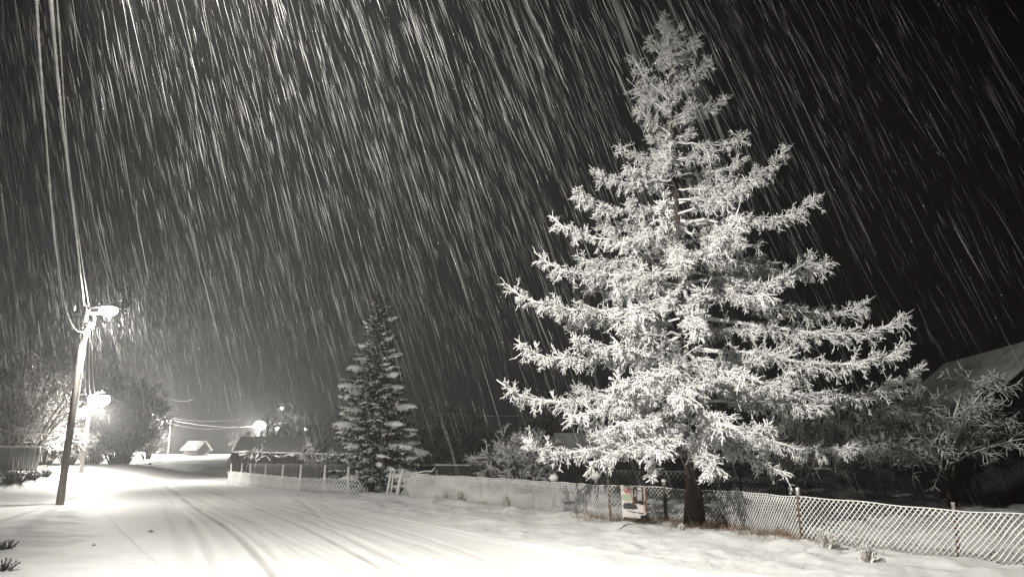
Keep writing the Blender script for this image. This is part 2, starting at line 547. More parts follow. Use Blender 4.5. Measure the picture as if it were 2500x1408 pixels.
def grow(P, per, s0, s1, length, spread, up=0.0, wig=0.15, n=4, shrink=0.5, flat=0.0, grav=0.0):
    """children polylines along the parents P (m,n,3)"""
    m, k, _ = P.shape
    idx = np.repeat(np.arange(m), per)
    s = RNG.uniform(s0, s1, len(idx))
    f = s * (k - 1); a = np.minimum(f.astype(int), k - 2); t = (f - a)[:, None]
    pos = P[idx, a] * (1 - t) + P[idx, a + 1] * t
    tan = unit(P[idx, a + 1] - P[idx, a])
    rnd = RNG.normal(size=tan.shape)
    rnd[:, 2] *= (1 - flat)
    perp = unit(rnd - (rnd * tan).sum(1, keepdims=True) * tan)
    sp = np.radians(RNG.normal(spread, 12, len(idx)))[:, None]
    d = tan * np.cos(sp) + perp * np.sin(sp)
    d[:, 2] += up
    d = unit(d)
    L = length * RNG.uniform(0.55, 1.2, len(idx)) * (1 - shrink * s)
    Q = np.zeros((len(idx), n, 3)); Q[:, 0] = pos
    for q in range(1, n):
        d = unit(d + RNG.normal(0, wig, d.shape) + np.array([0, 0, -grav]))
        Q[:, q] = Q[:, q - 1] + d * (L / (n - 1))[:, None]
    return Q


def rads(P, r0, r1, var=0.15, zfine=None):
    m, n, _ = P.shape
    if zfine is not None:
        return rads(P, r0, r1, var) * (1 - 0.42 * sstep(6, 12.5, P[:, :1, 2]))
    return (np.linspace(r0, r1, n)[None] * RNG.uniform(1 - var, 1 + var, (m, 1)))


# ------------------------------------------------------------------ the big larch
TB = ground_px(1697, 1283)
TY = TB[1]; TX = TB[0]
TZ = hz(TX, TY)
tree = thing('larch_tree', (TX, TY, TZ - 0.05), 'tall larch covered in fresh snow, rising over the mesh fence on the right', 'tree')
topz = at(1625, 45, TY)[2]
trunk_pts = []
for tt in np.linspace(0, 1, 14):
    z = TZ - 0.1 + (topz - TZ) * tt
    trunk_pts.append((TX + 0.05 * math.sin(tt * 7), TY + 0.04 * math.cos(tt * 5), z))
trunk_pts = np.array(trunk_pts)
tr_r = np.interp(np.linspace(0, 1, 14), [0, 0.03, 0.1, 0.5, 1], [0.27, 0.20, 0.17, 0.10, 0.012])
MB().tube(trunk_pts, tr_r, 14).build('trunk', M_BARK, tree, True)


def trunk_at(z):
    t = np.clip((z - trunk_pts[0, 2]) / (topz - trunk_pts[0, 2]), 0, 1)
    return np.array([TX + 0.05 * math.sin(t * 7), TY + 0.04 * math.cos(t * 5), z])


ENV_Z = [1.7, 2.3, 3.4, 5.8, 7.7, 8.9, 9.7, 11.6, 12.8, 13.4, 13.9]
ENV_R = [3.2, 4.0, 4.5, 4.2, 3.0, 2.1, 1.2, 0.8, 0.42, 0.15, 0.05]


def limb(a, tip, droop, n=12, up=0.0):
    s = np.linspace(0, 1, n)[:, None]
    P = a * (1 - s) + tip * s
    L = np.linalg.norm((tip - a)[:2])
    P[:, 2] += up * L * (s[:, 0] ** 6 - s[:, 0] ** 1.6)
    P[:, 2] += (-droop * L * np.sin(pi * np.clip(s, 0, 1)) ** 1.0)[:, 0] * (0.7 + 0.6 * s[:, 0])
    side = np.array([-(tip - a)[1], (tip - a)[0], 0]) / (L + 1e-6)
    P += side * (0.03 * L * np.sin(s * pi * RNG.uniform(1, 2.2)) * RNG.choice([-1, 1]))
    P[1:-1] += RNG.normal(0, 0.012 * L ** 0.5, (n - 2, 3))
    return P


LEFT = [(1620, 40, 120), (1583, 92, 165), (1543, 145, 250), (1545, 205, 285), (1555, 262, 335), (1515, 356, 395), (1455, 416, 440), (1408, 468, 520),
        (1352, 530, 590), (1316, 618, 665), (1245, 690, 755), (1275, 828, 850), (1228, 928, 940), (1290, 1072, 1020)]
RIGHT = [(1660, 60, 140), (1702, 90, 180), (1733, 142, 235), (1768, 238, 290), (1812, 335, 350), (1812, 386, 430), (1918, 365, 500), (1995, 482, 540),
         (2025, 625, 620), (2125, 720, 700), (2208, 758, 770), (2203, 832, 850), (2250, 888, 940), (2088, 1075, 1010)]
limbs = []
for (px, py, ay) in LEFT + RIGHT:
    dyo = RNG.uniform(-0.3, 0.1) * abs(px - 1655) / F * TY
    tip = at(px, py, TY + dyo)
    a = trunk_at(at(1655, ay, TY)[2])
    tip = a + (tip - a) * 1.035
    limbs.append(limb(a, tip, 0.03 if py > 340 else 0.01, up=0.17))
# limbs that come towards the camera, their tips seen in front of the crown
for (px, py, ay, out) in [(1700, 812, 700, 3.2), (1440, 1128, 990, 2.6), (1742, 1165, 1010, 2.9), (1930, 1165, 1000, 2.2), (1575, 1100, 960, 3.4), (1545, 760, 690, 3.0),
                          (1660, 640, 560, 2.6), (1860, 600, 560, 1.8), (1560, 920, 850, 3.8), (1820, 905, 860, 3.4), (1380, 1010, 930, 2.2), (2030, 990, 930, 1.6),
                          (1480, 700, 650, 1.8), (1500, 600, 540, 1.5), (1600, 420, 370, 1.2), (1900, 720, 690, 2.0), (1640, 960, 880, 4.2), (1760, 1040, 930, 4.0), (1500, 1040, 940, 3.4)]:
    tip = at(px, py, TY - out)
    a = trunk_at(at(1660, ay, TY)[2])
    limbs.append(limb(a, tip, 0.05))
z = 2.0
azim = 0.3
ZS = (topz - TZ) / 13.85
ENV_Z = [q_ * ZS for q_ in ENV_Z]
while z < 13.3 * ZS:
    nper = 3 if z < 9 * ZS else 2
    for q in range(nper):
        azim += 2.399 + RNG.normal(0, 0.3)
        env = np.interp(z, ENV_Z, ENV_R)
        L = env * RNG.uniform(0.42, 0.86)
        rise = (0.05 if z < 9 else 0.45) * L + RNG.normal(0, 0.06) * L
        a = trunk_at(z + TZ + RNG.uniform(-0.1, 0.1))
        tip = a + np.array([math.cos(azim) * L, math.sin(azim) * L, rise])
        limbs.append(limb(a, tip, RNG.uniform(0.0, 0.07) if z < 9 else 0.0, up=0.17))
    z += 0.36 if z < 9 else 0.30
# a broken bough that hangs down over the poster
br_ = limb(trunk_at(2.5 + TZ), at(1598, 1095, TY - 1.6), 0.02)
limbs.append(br_)
limbs.append(limb(at(1600, 1098, TY - 1.6), at(1588, 1172, TY - 1.8), 0.0))
LP = np.array(limbs)
crown = MB()
LL = np.linalg.norm(LP[:, -1] - LP[:, 0], axis=1)
crown.tubes(LP, np.linspace(1, 0.25, 12)[None] * (0.016 + 0.012 * LL[:, None]), 4)
twigs1 = []
for pi_, (P, L) in enumerate(zip(LP, LL)):
    front = 28 <= pi_ < 47
    per = max(6, int(L * 9.5))
    Q = grow(P[None], int(per * (0.9 if front else 1.25)), 0.24, 0.80 if front else 0.96, min(0.36, 0.13 + 0.17 * L) + 0.09 * L, 42, -0.05, 0.15, 5, 0.62, 0.75, 0.04)
    twigs1.append(Q)
    Q = grow(P[None], max(4, int(L * 10)), 0.25, 0.95, min(0.34, 0.12 + 0.16 * L) + 0.03 * L, 55, -0.62, 0.10, 5, 0.25, 0.3, 0.05)   # pendulous shoots
    twigs1.append(Q)
T1 = np.concatenate(twigs1)
crown.tubes(T1, rads(T1, 0.0135, 0.008, zfine=1), 4)
T2 = grow(T1, 13, 0.04, 1.0, 0.17, 40, -0.12, 0.30, 4, 0.35, 0.2, 0.04)
crown.tubes(T2, rads(T2, 0.0092, 0.0062, 0.4, zfine=1), 4)
# stiff tips along the upper side of limb ends
T3 = grow(np.delete(LP, np.arange(28, 47), 0), 16, 0.5, 1.0, 0.27, 38, 0.30, 0.16, 4, 0.2, 0.2, -0.04)
crown.tubes(T3, rads(T3, 0.0125, 0.006, zfine=1), 4)
# leader shoots at the very top
TP = trunk_pts[-4:][None]
T4 = grow(np.repeat(TP, 1, 0), 13, 0.1, 1.0, 0.34, 45, 0.35, 0.1, 4, 0.5, 0, -0.05)
crown.tubes(T4, rads(T4, 0.014, 0.008), 4)
T5 = grow(T4, 9, 0.2, 1.0, 0.16, 50, 0.0, 0.1, 3)
crown.tubes(T5, rads(T5, 0.010, 0.006), 4)
print('larch twigs', len(T1), len(T2), len(T3))
crown.build('crown', M_LARCH, tree)


# ------------------------------------------------------------------ the spruce by the road bend
def spruce(base, height, radius, label, group=None, limbs_n=150, seed=1, dark=0.0):
    x, y = base
    z0 = hz(x, y)
    t = thing('spruce_tree', (x, y, z0), label, 'tree', group)
    MB().tube([(x, y, z0 - 0.1), (x, y, z0 + height * 0.5), (x, y, z0 + height * 0.97)], [0.15, 0.09, 0.015], 8).build('trunk', M_BARK, t)
    P = []
    Ls = []
    for q in range(limbs_n):
        f = (q + 0.5) / limbs_n
        f = f ** 1.15
        zz = height * (0.05 + 0.93 * f)
        L = radius * (1.02 - f) ** 0.72 * RNG.uniform(0.6, 1.12) * (0.72 + 0.28 * sstep(0, 0.22, f)) * (1 + 0.16 * math.sin(q * 2.399 * 1.0 + f * 9) )
        a_ = q * 2.399 + RNG.normal(0, 0.3)
        a = np.array([x, y, z0 + zz])
        tip = a + np.array([math.cos(a_) * L, math.sin(a_) * L, (-0.12 + 0.5 * f ** 2) * L])
        P.append(limb(a, tip, 0.03, 8)); Ls.append(L)
    P = np.array(P); Ls = np.array(Ls)
    c = MB()
    c.tubes(P, np.linspace(1, 0.5, 8)[None] * (0.02 + 0.012 * Ls[:, None]), 4)
    Q = []
    for p, L in zip(P, Ls):
        Q.append(grow(p[None], max(10, int(L * 20)), 0.1, 1.0, 0.12 + 0.22 * L, 48, -0.12, 0.06, 4, 0.6, 0.85, 0.05))
    Q = np.concatenate(Q)
    c.tubes(Q, rads(Q, 0.034, 0.02), 4)
    Q2 = grow(Q, 5, 0.1, 1.0, 0.15, 45, -0.15, 0.08, 3, 0.4, 0.5, 0.05)
    c.tubes(Q2, rads(Q2, 0.022, 0.014), 4)
    c.build('crown', M_NEEDLE, t)
    # snow lying in pads on the boughs
    s = MB()
    sel = RNG.random(len(P)) < 0.7
    for p, L in zip(P[sel], Ls[sel]):
        if L < 0.35: continue
        sub = p[3:].copy(); sub[:, 2] += 0.035
        rr = 0.035 + 0.055 * L * RNG.uniform(0.4, 1.5)
        s.tube(sub, rr * np.array([0.4, 1.0, 1.15, 0.9, 0.35]), 7, False)
    sq = Q[RNG.random(len(Q)) < 0.6].copy()
    sq[:, :, 2] += 0.03
    s.tubes(sq, rads(sq, 0.034, 0.02, 0.4), 4)
    s.build('snow_load', M_SNOW, t, True)
    return t


sb = ground_px(900, 1202)
spruce((sb[0], sb[1] + 0.6), at(915, 712, sb[1] + 0.6)[2], 2.45, 'dark spruce with thick snow pads on its boughs, beside the fence gap', limbs_n=230)


# ------------------------------------------------------------------ bare shrubs and small trees
def shrub(name, base, height, width, label, cat='shrub', group=None, stems=14, per=(9, 8), mat=None, r=0.02, lean=0.0, arch=0.06, twl=0.3, part='twigs', wig=0.13):
    mat = mat or M_SHRUB
    x, y = base
    z0 = hz(x, y)
    t = thing(name, (x, y, z0), label, cat, group)
    P = []
    for q in range(stems):
        a_ = q * 2.399 + RNG.normal(0, 0.3)
        rr = math.sqrt((q + 0.5) / stems) * width / 2
        hh = height * (1 - 0.45 * (rr / (width / 2)) ** 2) * RNG.uniform(0.85, 1.05)
        b0 = np.array([x + 0.15 * math.cos(a_) * rr, y + 0.15 * math.sin(a_) * rr, z0 - 0.05])
        tip = np.array([x + rr * math.cos(a_) + lean, y + rr * math.sin(a_), z0 + hh])
        p = limb(b0, tip, -arch, 8)
        P.append(p)
    P = np.array(P)
    c = MB()
    s = MB() if height >= 1.0 else c
    s.tubes(P, rads(P, r * 2.0, r * 0.7), 4)
    if height >= 1.0:
        s.build('stems', M_BARK if mat is M_SHRUB else mat, t)
    Q = grow(P, per[0], 0.2, 1.0, height * twl, 42, 0.05, wig, 5, 0.45, 0.2, 0.04)
    c.tubes(Q, rads(Q, r * 0.9, r * 0.55), 4)
    Q2 = grow(Q, per[1], 0.15, 1.0, height * twl * 0.4, 45, 0.0, 0.18, 3, 0.4, 0.2, 0.05)
    c.tubes(Q2, rads(Q2, r * 0.62, r * 0.42), 3)
    c.build(part, mat, t)
    return t


def orchard_tree(base, trunk_h, radius, height, label, group=None, limbs_n=12, r=0.018, mat=None, flat=0.35, per=(13, 9), fork=True, trunk_r=0.10, droop=0.03, elmin=0.05):
    mat = mat or M_SHRUB
    x, y = base
    z0 = hz(x, y)
    t = thing('fruit_tree', (x, y, z0), label, 'tree', group)
    tm = MB()
    top = np.array([x - 0.1, y, z0 + trunk_h])
    tm.tube([(x, y, z0 - 0.1), (x - 0.03, y, z0 + trunk_h * 0.5), top], [trunk_r * 1.25, trunk_r, trunk_r * 0.85], 8)
    if fork:
        tm.tube([(x + 0.12, y, z0 - 0.1), (x + 0.10, y, z0 + trunk_h * 0.6), (x + 0.28, y, z0 + trunk_h * 1.2)], [trunk_r * 0.7, trunk_r * 0.6, trunk_r * 0.4], 8)
    tm.build('trunk', M_BARK, t, True)
    P = []
    for q in range(limbs_n):
        a_ = q * 2.399 + RNG.normal(0, 0.3)
        el = RNG.uniform(elmin, 1.0)
        L = radius * RNG.uniform(0.75, 1.08) * (1 - 0.55 * el ** 2)
        tip = top + np.array([math.cos(a_) * L, math.sin(a_) * L, (height - trunk_h) * el])
        P.append(limb(top + RNG.normal(0, 0.05, 3), tip, droop - 0.14 * el, 9))
    P = np.array(P)
    c = MB()
    c.tubes(P, rads(P, trunk_r * 0.5, r * 0.9), 4)
    Q = grow(P, per[0], 0.25, 1.0, radius * 0.42, 48, 0.08, 0.2, 6, 0.4, flat, 0.05)
    c.tubes(Q, rads(Q, r * 0.9, r * 0.6), 4)
    Q2 = grow(Q, per[1], 0.15, 1.0, radius * 0.14, 55, 0.02, 0.28, 4, 0.3, 0.2, 0.04)
    c.tubes(Q2, rads(Q2, r * 0.72, r * 0.5), 4)
    c.build('crown', mat, t)
    return t


# far right orchard tree, behind the fence
b = ground_px(2325, 1232)
orchard_tree((b[0], b[1]), 1.25, 3.0, 4.1, 'low spreading fruit tree with forked trunk below the big snowy roof', limbs_n=26, r=0.023, per=(12, 9), droop=-0.03, elmin=0.16)
b = ground_px(2060, 1200)
orchard_tree((b[0], b[1]), 0.9, 3.2, 4.0, 'tangled bare tree half hidden behind the right side of the larch', limbs_n=22, r=0.023, fork=False, per=(13, 8))

# shrub behind the fence, left of the larch
b = ground_px(1275, 1212)
shrub('bare_shrub', (b[0], b[1] + 1.0), 2.5, 4.0, 'rounded bare shrub arching over the mesh fence left of the larch', stems=26, per=(10, 8), r=0.021, arch=0.10, twl=0.34)

BG = 'bare trees beyond the gardens'
for (px, py, Y, hgt, wid, lab, st) in [
        (1050, 1160, 40, 4.4, 4.6, 'brushy bare tree right behind the spruce, near its right edge', 20),
        (1140, 1160, 42, 4.0, 4.8, 'brushy bare tree between the spruce and the arching shrub', 20),
        (1330, 1160, 38, 4.2, 4.4, 'dim brushy tree behind the arching shrub', 16)]:
    p = at(px, py, Y)
    shrub('bare_tree', (p[0], Y), hgt, wid, lab, 'tree', BG, stems=st, per=(12, 9), mat=M_DARKSHRUB, r=0.022, arch=0.04)
for (px, Y, hgt, wid, lab) in [
        (655, 90, 5.6, 7, 'hazy bare tree just under the far lamp on the right of the road'),
        (745, 86, 6.4, 8, 'hazy bare tree between the far lamp and the spruce'),
        (600, 100, 3.8, 5, 'small hazy tree behind the left end of the dark board fence'),
        (700, 138, 9.2, 9, 'tallest hazy tree, standing behind the far lamp')]:
    p = at(px, 1120, Y)
    shrub('bare_tree', (p[0], Y), hgt, wid, lab, 'tree', BG, stems=18, per=(9, 7), mat=M_SHRUB, r=0.035, arch=0.03)

# small fruit tree with heavy snow in front of the dark boards
b = ground_px(628, 1178)
t = thing('fruit_tree', (b[0], 46.0, hz(b[0], 46)), 'small fruit tree with white arching limbs before the dark board fence', 'tree')
bx = at(630, 1150, 46)[0]
z0 = hz(bx, 46)
t.location = (bx, 46, z0)
MB().tube([(bx, 46, z0 - .1), (bx - .1, 46, z0 + .7), (bx - .15, 46, z0 + 1.3)], [.09, .08, .07], 8).build('trunk', M_BARK, t, True)
arms = []
for pts in ([(625, 1122), (612, 1110), (600, 1108), (585, 1110)], [(625, 1122), (618, 1116), (606, 1115), (595, 1111)], [(628, 1124), (640, 1116), (652, 1112), (660, 1124)],
            [(626, 1120), (632, 1108), (640, 1098), (648, 1100)], [(625, 1116), (622, 1106), (606, 1101), (582, 1103)], [(652, 1112), (664, 1110), (680, 1114), (700, 1116)],
            [(688, 1116), (704, 1110), (722, 1110), (742, 1118)]):
    arms.append(smooth_path([at(px, py, 46 + RNG.uniform(-.4, .4)) for px, py in pts], 4))
arms = np.array(arms)
c = MB(); c.tubes(arms, rads(arms, 0.075, 0.05), 6, False)
Q = grow(arms, 9, 0.1, 1, 0.5, 50, 0.3, 0.2, 4)
c.tubes(Q, rads(Q, 0.03, 0.02), 4)
c.build('crown', M_SHRUB, t)
orchard_tree((at(778, 1150, 44)[0], 44), 1.2, 1.5, 2.6, 'thin bare fruit tree beside the left edge of the spruce', limbs_n=8, r=0.02, fork=False, trunk_r=0.07)

# left side: bushes behind the poles
LG = 'snowy bushes along the left verge'
for (name, px, Y, hgt, wid, lab, st, mat, r) in [
        ('bare_shrub', 40, 40, 6.2, 6.4, 'largest dim snowy bush at the left edge, above the pale plank fence', 50, M_SHRUB, 0.034),
        ('bare_shrub', 105, 44, 3.0, 4.0, 'snow laden bush in front of the near utility pole, lower than the edge bush', 24, M_SHRUB, 0.028),
        ('bare_shrub', 165, 46, 2.6, 3.2, 'snowy bush directly behind the near utility pole', 22, M_SHRUB, 0.028),
        ('bare_shrub', 222, 55, 1.7, 2.6, 'bright low bush at the foot of the second utility pole', 22, M_SHRUB, 0.028)]:
    x = at(px, 1140, Y)[0]
    shrub(name, (x, Y), hgt, wid, lab, 'shrub', LG, stems=st, per=(10, 8), mat=mat, r=r, arch=0.08)
x = at(290, 1140, 72)[0]
shrub('bare_tree', (x, 72), 9.0, 8.0, 'wide brushy willow glowing beside the second street lamp', 'tree', None, stems=46, per=(15, 9), r=0.048, arch=0.02, twl=0.28, wig=0.08)
x = at(355, 1130, 92)[0]
shrub('bare_tree', (x, 92), 5.5, 6, 'hazy bush past the willow, below the two small far lamps', 'tree', None, stems=20, per=(9, 7), r=0.035)
for (px, py, s_, lab) in [(20, 1170, .8, 'dark low shrub poking from the snow at the left edge'), (45, 1168, .9, 'dark low shrub, second from the left edge under the plank fence'),
                          (78, 1163, .7, 'dark low shrub left of the near pole, partly white'), (110, 1155, .7, 'low frosted shrub nearest the near pole')]:
    g_ = ground_px(px, py + 10)
    shrub('low_shrub', g_, s_ * 0.75, s_ * 1.6, lab, 'shrub', 'low shrubs under the plank fence', stems=18, per=(6, 4), mat=M_DARKSHRUB, r=0.02, arch=0.1)
for (px, py, lab) in [(15, 1345, 'dark clump of plant stems at the left edge of the near drift'), (5, 1395, 'dark clump of plant stems in the bottom left corner')]:
    g_ = ground_px(px, py)
    shrub('low_shrub', g_, 0.17, 0.4, lab, 'shrub', None, stems=14, per=(5, 4), mat=M_DARKSHRUB, r=0.01)


# ------------------------------------------------------------------ poles, lamps and cables
def light_area(parent_loc, power, direction, size=0.3, color=(1, 0.965, 0.9), name='lamp_light', spread=180):
    l = bpy.data.lights.new(name, 'AREA')
    l.shape = 'DISK'; l.size = size; l.energy = power; l.color = color
    l.spread = math.radians(spread)
    o = bpy.data.objects.new(name, l)
    COL.objects.link(o)
    o.location = parent_loc
    o.rotation_euler = Vector(direction).to_track_quat('-Z', 'Y').to_euler()
    return o


def light_spot(loc, power, direction, cone, blend, size=0.12, color=(1, 0.965, 0.9)):
    l = bpy.data.lights.new('lamp_light', 'SPOT')
    l.energy = power; l.shadow_soft_size = size; l.color = color
    l.spot_size = math.radians(cone); l.spot_blend = blend
    o = bpy.data.objects.new('lamp_light', l); COL.objects.link(o); o.location = loc
    o.rotation_euler = Vector(direction).to_track_quat('-Z', 'Y').to_euler()
    return o


def light_point(loc, power, size=0.12, color=(1, 0.965, 0.9)):
    l = bpy.data.lights.new('lamp_glow', 'POINT')
    l.energy = power; l.shadow_soft_size = size; l.color = color
    o = bpy.data.objects.new('lamp_glow', l); COL.objects.link(o); o.location = loc
    return o


def utility_pole(base, height, head, label, r=(0.118, 0.08), parts=True, group='utility poles along the road', head_size=(0.66, 0.46), arm=True, lens=None):
    x, y = base
    z0 = hz(x, y)
    t = thing('utility_pole', (x, y, z0), label, 'utility pole', group)
    zt = z0 + height
    MB().tube([(x, y, z0 - 0.3), (x, y, z0 + height * 0.5), (x, y, zt)], [r[0] * 1.2, (r[0] + r[1]) * 0.6, r[1] * 1.2], 4).build('shaft', M_POLE, t)
    if parts:
        MB().box((x + 0.12, y, zt - 0.12), (1.25, 0.09, 0.09)).build('crossarm', M_METAL, t)
        for dx in (-0.42, 0.0, 0.62):
            ins = MB(); ins.tube([(x + dx, y, zt - 0.08), (x + dx, y, zt + 0.02), (x + dx, y, zt + 0.07), (x + dx, y, zt + 0.15)], [0.02, 0.05, 0.035, 0.045], 8)
            ins.build('insulator', M_SNOW, t)
        c = MB(); c.box((x + 0.2, y - 0.1, zt - 0.55), (0.14, 0.14, 0.2)); c.box((x + 0.2, y - 0.1, zt - 0.78), (0.04, 0.05, 0.3)); c.box((x + 0.14, y - 0.1, zt - 0.94), (0.26, 0.06, 0.06)); c.build('bracket', M_METAL, t)
    if head is not None:
        hx, hy, hh = head
        if arm:
            MB().tube([(x, y, hh + 0.02), (x * 0.4 + hx * 0.6, y * 0.4 + hy * 0.6, hh + 0.08), (hx, hy, hh + 0.06)], 0.03, 6).build('lamp_arm', M_METAL, t)
        hm = MB(); hm.box((hx, hy, hh + 0.08), (head_size[0], head_size[1], 0.12), 0, 0.7)
        ho = hm.build('lamp_head', M_METAL, t)
        l = MB(); l.blob((hx, hy - 0.02, hh - head_size[1] * 0.2), (head_size[0] * 0.47, head_size[1] * 0.47, head_size[1] * 0.42), 1, 16, 10, 0.0)  # glowing lens scales with the head; oversized heads stand in for lamp flare
        lo = l.build('lamp_lens', lens or M_LAMP, ho, True)
        lo.location = (0, 0, 0)
    return t


P1 = ground_px(146, 1231)
h1 = at(212, 756, P1[1])[2] - hz(*P1)
lamp1 = at(266, 752, P1[1] - 0.2)
utility_pole(P1, h1, lamp1, 'leaning-looking square utility pole nearest on the left, cables looping from its top')
light_area(lamp1 - np.array([0, 0, 0.36]), 320, (0.15, -0.15, -1))
light_point(lamp1 - np.array([0, 0, 0.5]), 700)

P2 = ground_px(197, 1156)
h2 = at(223, 958, P2[1])[2] - hz(*P2)
lamp2 = at(243, 966, P2[1] - 0.3)
utility_pole(P2, h2, lamp2, 'second utility pole with a street lamp, beside the brushy willow', head_size=(1.3, 1.0))  # head and lens far larger than a real fitting, read as flare
light_area(lamp2 - np.array([0, 0, 0.75]), 1900, (0.65, -0.25, -1))
light_point(lamp2 - np.array([0, -0.2, 0.95]), 2000)

for (px, py, Y, pw, lab, ppx, hs_) in [
        (635, 1033, 112, 7500, 'far pole with the bright lamp on the right of the road', 632, (1.9, 1.7)),  # outsized glowing lens imitates the flare around this lamp
        (348, 1014, 96, 5000, 'far pole whose lamp shows at the right edge of the willow', 338, (0.5, 0.35)),
        (396, 1028, 108, 5000, 'far pole with a small lamp left of the little shed', 418, (0.6, 0.35))]:
    L_ = at(px, py, Y)
    bx = at(ppx, py, Y)[0]
    utility_pole((bx, Y), L_[2] - hz(bx, Y) + 0.25, L_, lab, r=(0.14, 0.10), parts=False, lens=M_FAR, head_size=hs_)
    light_area(L_ - np.array([0, 0.0, 0.08 + hs_[1] * 0.64]), pw, (0, -0.25, -1))
    light_point(L_ - np.array([0, 0.6, 0.25 + hs_[1] * 0.64]), pw * 1.9)
p = at(586, 1012, 100)
utility_pole((p[0], 100), p[2] - hz(p[0], 100), None, 'bare far pole behind the left end of the dark board fence', r=(0.13, 0.09), parts=False)

# the pole beside the photographer: it carries the lamp that lights the foreground
NP_ = np.array([-5.3, 4.4])
NLAMP = np.array([-3.7, 5.2, 8.2])
utility_pole(NP_, 8.7, NLAMP, 'utility pole beside the camera whose lamp lights the larch')
light_spot(NLAMP - np.array([0, 0, 0.5]), 11300, (0.47, 0.86, -0.56), 122, 1.0)
light_point(NLAMP - np.array([0, 0, 0.55]), 500)

# small distant lights
for (px, py, Y, s_, lab) in [(688, 998, 150, 0.28, 'tiny high lamp glowing up right of the bright far lamp'), (676, 1048, 125, 0.33, 'small square lamp just right of the bright far lamp'),
                             (746, 1048, 120, 0.18, 'faint small lamp farthest right, near the spruce')]:
    p = at(px, py, Y)
    t = thing('yard_lamp', (p[0], Y, hz(p[0], Y)), lab, 'lamp', 'small lamps of the far houses')
    MB().tube([(p[0], Y, hz(p[0], Y) - 0.2), (p[0], Y, p[2])], 0.06, 6).build('post', M_POLE, t)
    MB().blob(p + np.array([0, 0, s_ * 0.5]), (s_, s_ * 0.7, s_ * 0.8), 0, 10, 8, 0).build('lamp_globe', M_FAR, t)


def cable(name, pts, r, label, group=None, n=10, lumps=0.3, cat='cable', mat=None):
    P = smooth_path(pts, n)
    seg = np.hypot(*np.diff(P[:, :2], axis=0).T)
    # thicken the sampling so that the snow lies in lumps
    L = np.concatenate([[0], np.cumsum(np.linalg.norm(np.diff(P, axis=0), axis=1))])
    m = max(8, int(L[-1] / 0.09))
    s = np.linspace(0, L[-1], min(m, 900))
    Q = np.stack([np.interp(s, L, P[:, k]) for k in range(3)], -1)
    rr = r * (1 + lumps * vnoise(s * 4.1, s * 0, 31) * 2 + lumps * 0.7 * vnoise(s * 13, s * 0, 32) * 2)
    o = MB().tube(Q, rr, 6, False).build(name, mat or M_CABLE, None, True)
    return tag(o, label, cat, group)


ptop = np.array([P1[0], P1[1], h1 + hz(*P1)])
CG = 'snow coated cables over the road'


def span(a, b, sag, n=9):
    s = np.linspace(0, 1, n)[:, None]
    P = a * (1 - s) + b * s
    P[:, 2] -= 4 * sag * (s * (1 - s))[:, 0]
    return P


def out_of(px, Y):
    return at(px, 0, Y)


def on_through(a, px, py, Y, extra=0.32, sag=0.1):
    """from the pole through a point high in the air and on towards the near pole"""
    m_ = at(px, py, Y)
    e = m_ + (m_ - a) * extra
    P = span(a, e, sag)
    return P


cable('power_cable', [at(206, 745, P1[1]), at(182, 540, 18.5), at(153, 300, 13.2), at(133, 100, 10.3), at(124, 0, 9.3), at(112, -150, 8.2), np.array([-5.35, 4.4, 8.75])], 0.027,
      'thick snow crusted cable, middle one of those rising from the near pole', CG)
cable('power_cable', [at(226, 772, P1[1]), at(217, 745, 24.2), at(195, 600, 19.5), at(168, 400, 15.2), at(150, 150, 11.2), at(139, 0, 9.6), at(127, -150, 8.4), np.array([-4.8, 4.4, 8.75])], 0.014,
      'thin snowy cable, rightmost of those rising from the near pole', CG)
cable('power_cable', [at(217, 788, P1[1] - .15), at(212, 802, 25.0 * P1[1] / 25.3 - .2), at(200, 811, P1[1] - 1.0), at(180, 800, P1[1] - 2.0), at(160, 750, P1[1] - 4.5), at(141, 640, 17.8), at(127, 520, 15.7), at(112, 330, 13.0), at(97, 130, 10.6), at(89, 0, 9.4), at(78, -150, 8.2), np.array([-5.7, 4.4, 8.6])], 0.022,
      'snowy cable on the left that sags in a deep loop before reaching the near pole', CG)
cable('drop_cable', [at(214, 792, P1[1] - .2), at(209, 830, P1[1] - .2), at(203, 880, P1[1] - .22), at(194, 950, P1[1] - .24), at(185, 1000, P1[1] - .25)], 0.028,
      'snowy cable running down the right edge of the near pole', None)
ring = [at(228, 765, P1[1] - .25), at(229, 785, P1[1] - .3), at(226, 803, P1[1] - .3), at(216, 796, P1[1] - .35), at(205, 793, P1[1] - .35), at(199, 800, P1[1] - .3)]
cable('drop_cable', ring, 0.045, 'short thick snowy cable knotted around the near pole top', None)
top2 = at(223, 964, P2[1])
for k, (px, py, lab, r_) in enumerate([(214, 800, 'leftmost of the three cables from the near pole to the second pole', 0.02), (219, 803, 'middle one of the three cables from the near pole to the second pole', 0.028),
                                        (226, 806, 'rightmost of the three cables from the near pole to the second pole', 0.018)]):
    cable('power_cable', span(at(px, py, P1[1] + .1), top2 + np.array([-.3 + .3 * k, 0, 0]), 0.55), r_, lab, CG)
A_ = at(348, 1004, 96); C_ = at(586, 1040, 100)
for (a, c_, sg, lab) in [(at(345, 1003, 96), at(588, 1022, 100), 0.7, 'upper far cable crossing the sky from the willow to the bare pole'), (at(345, 1006, 96), at(588, 1040, 100), 1.1, 'lower far cable sagging from the willow to the bare pole'),
                         (at(418, 1024, 108), at(700, 1030, 112), 0.9, 'far cable from the small lamp pole past the bright far lamp')]:
    cable('power_cable', span(a, c_, sg), 0.035, lab, 'far cables beyond the bend', lumps=0.15)
cable('power_cable', span(at(380, 955, 80), at(470, 975, 105), 0.6), 0.02, 'faint short cable over the crown of the willow', 'far cables beyond the bend', lumps=0.1)
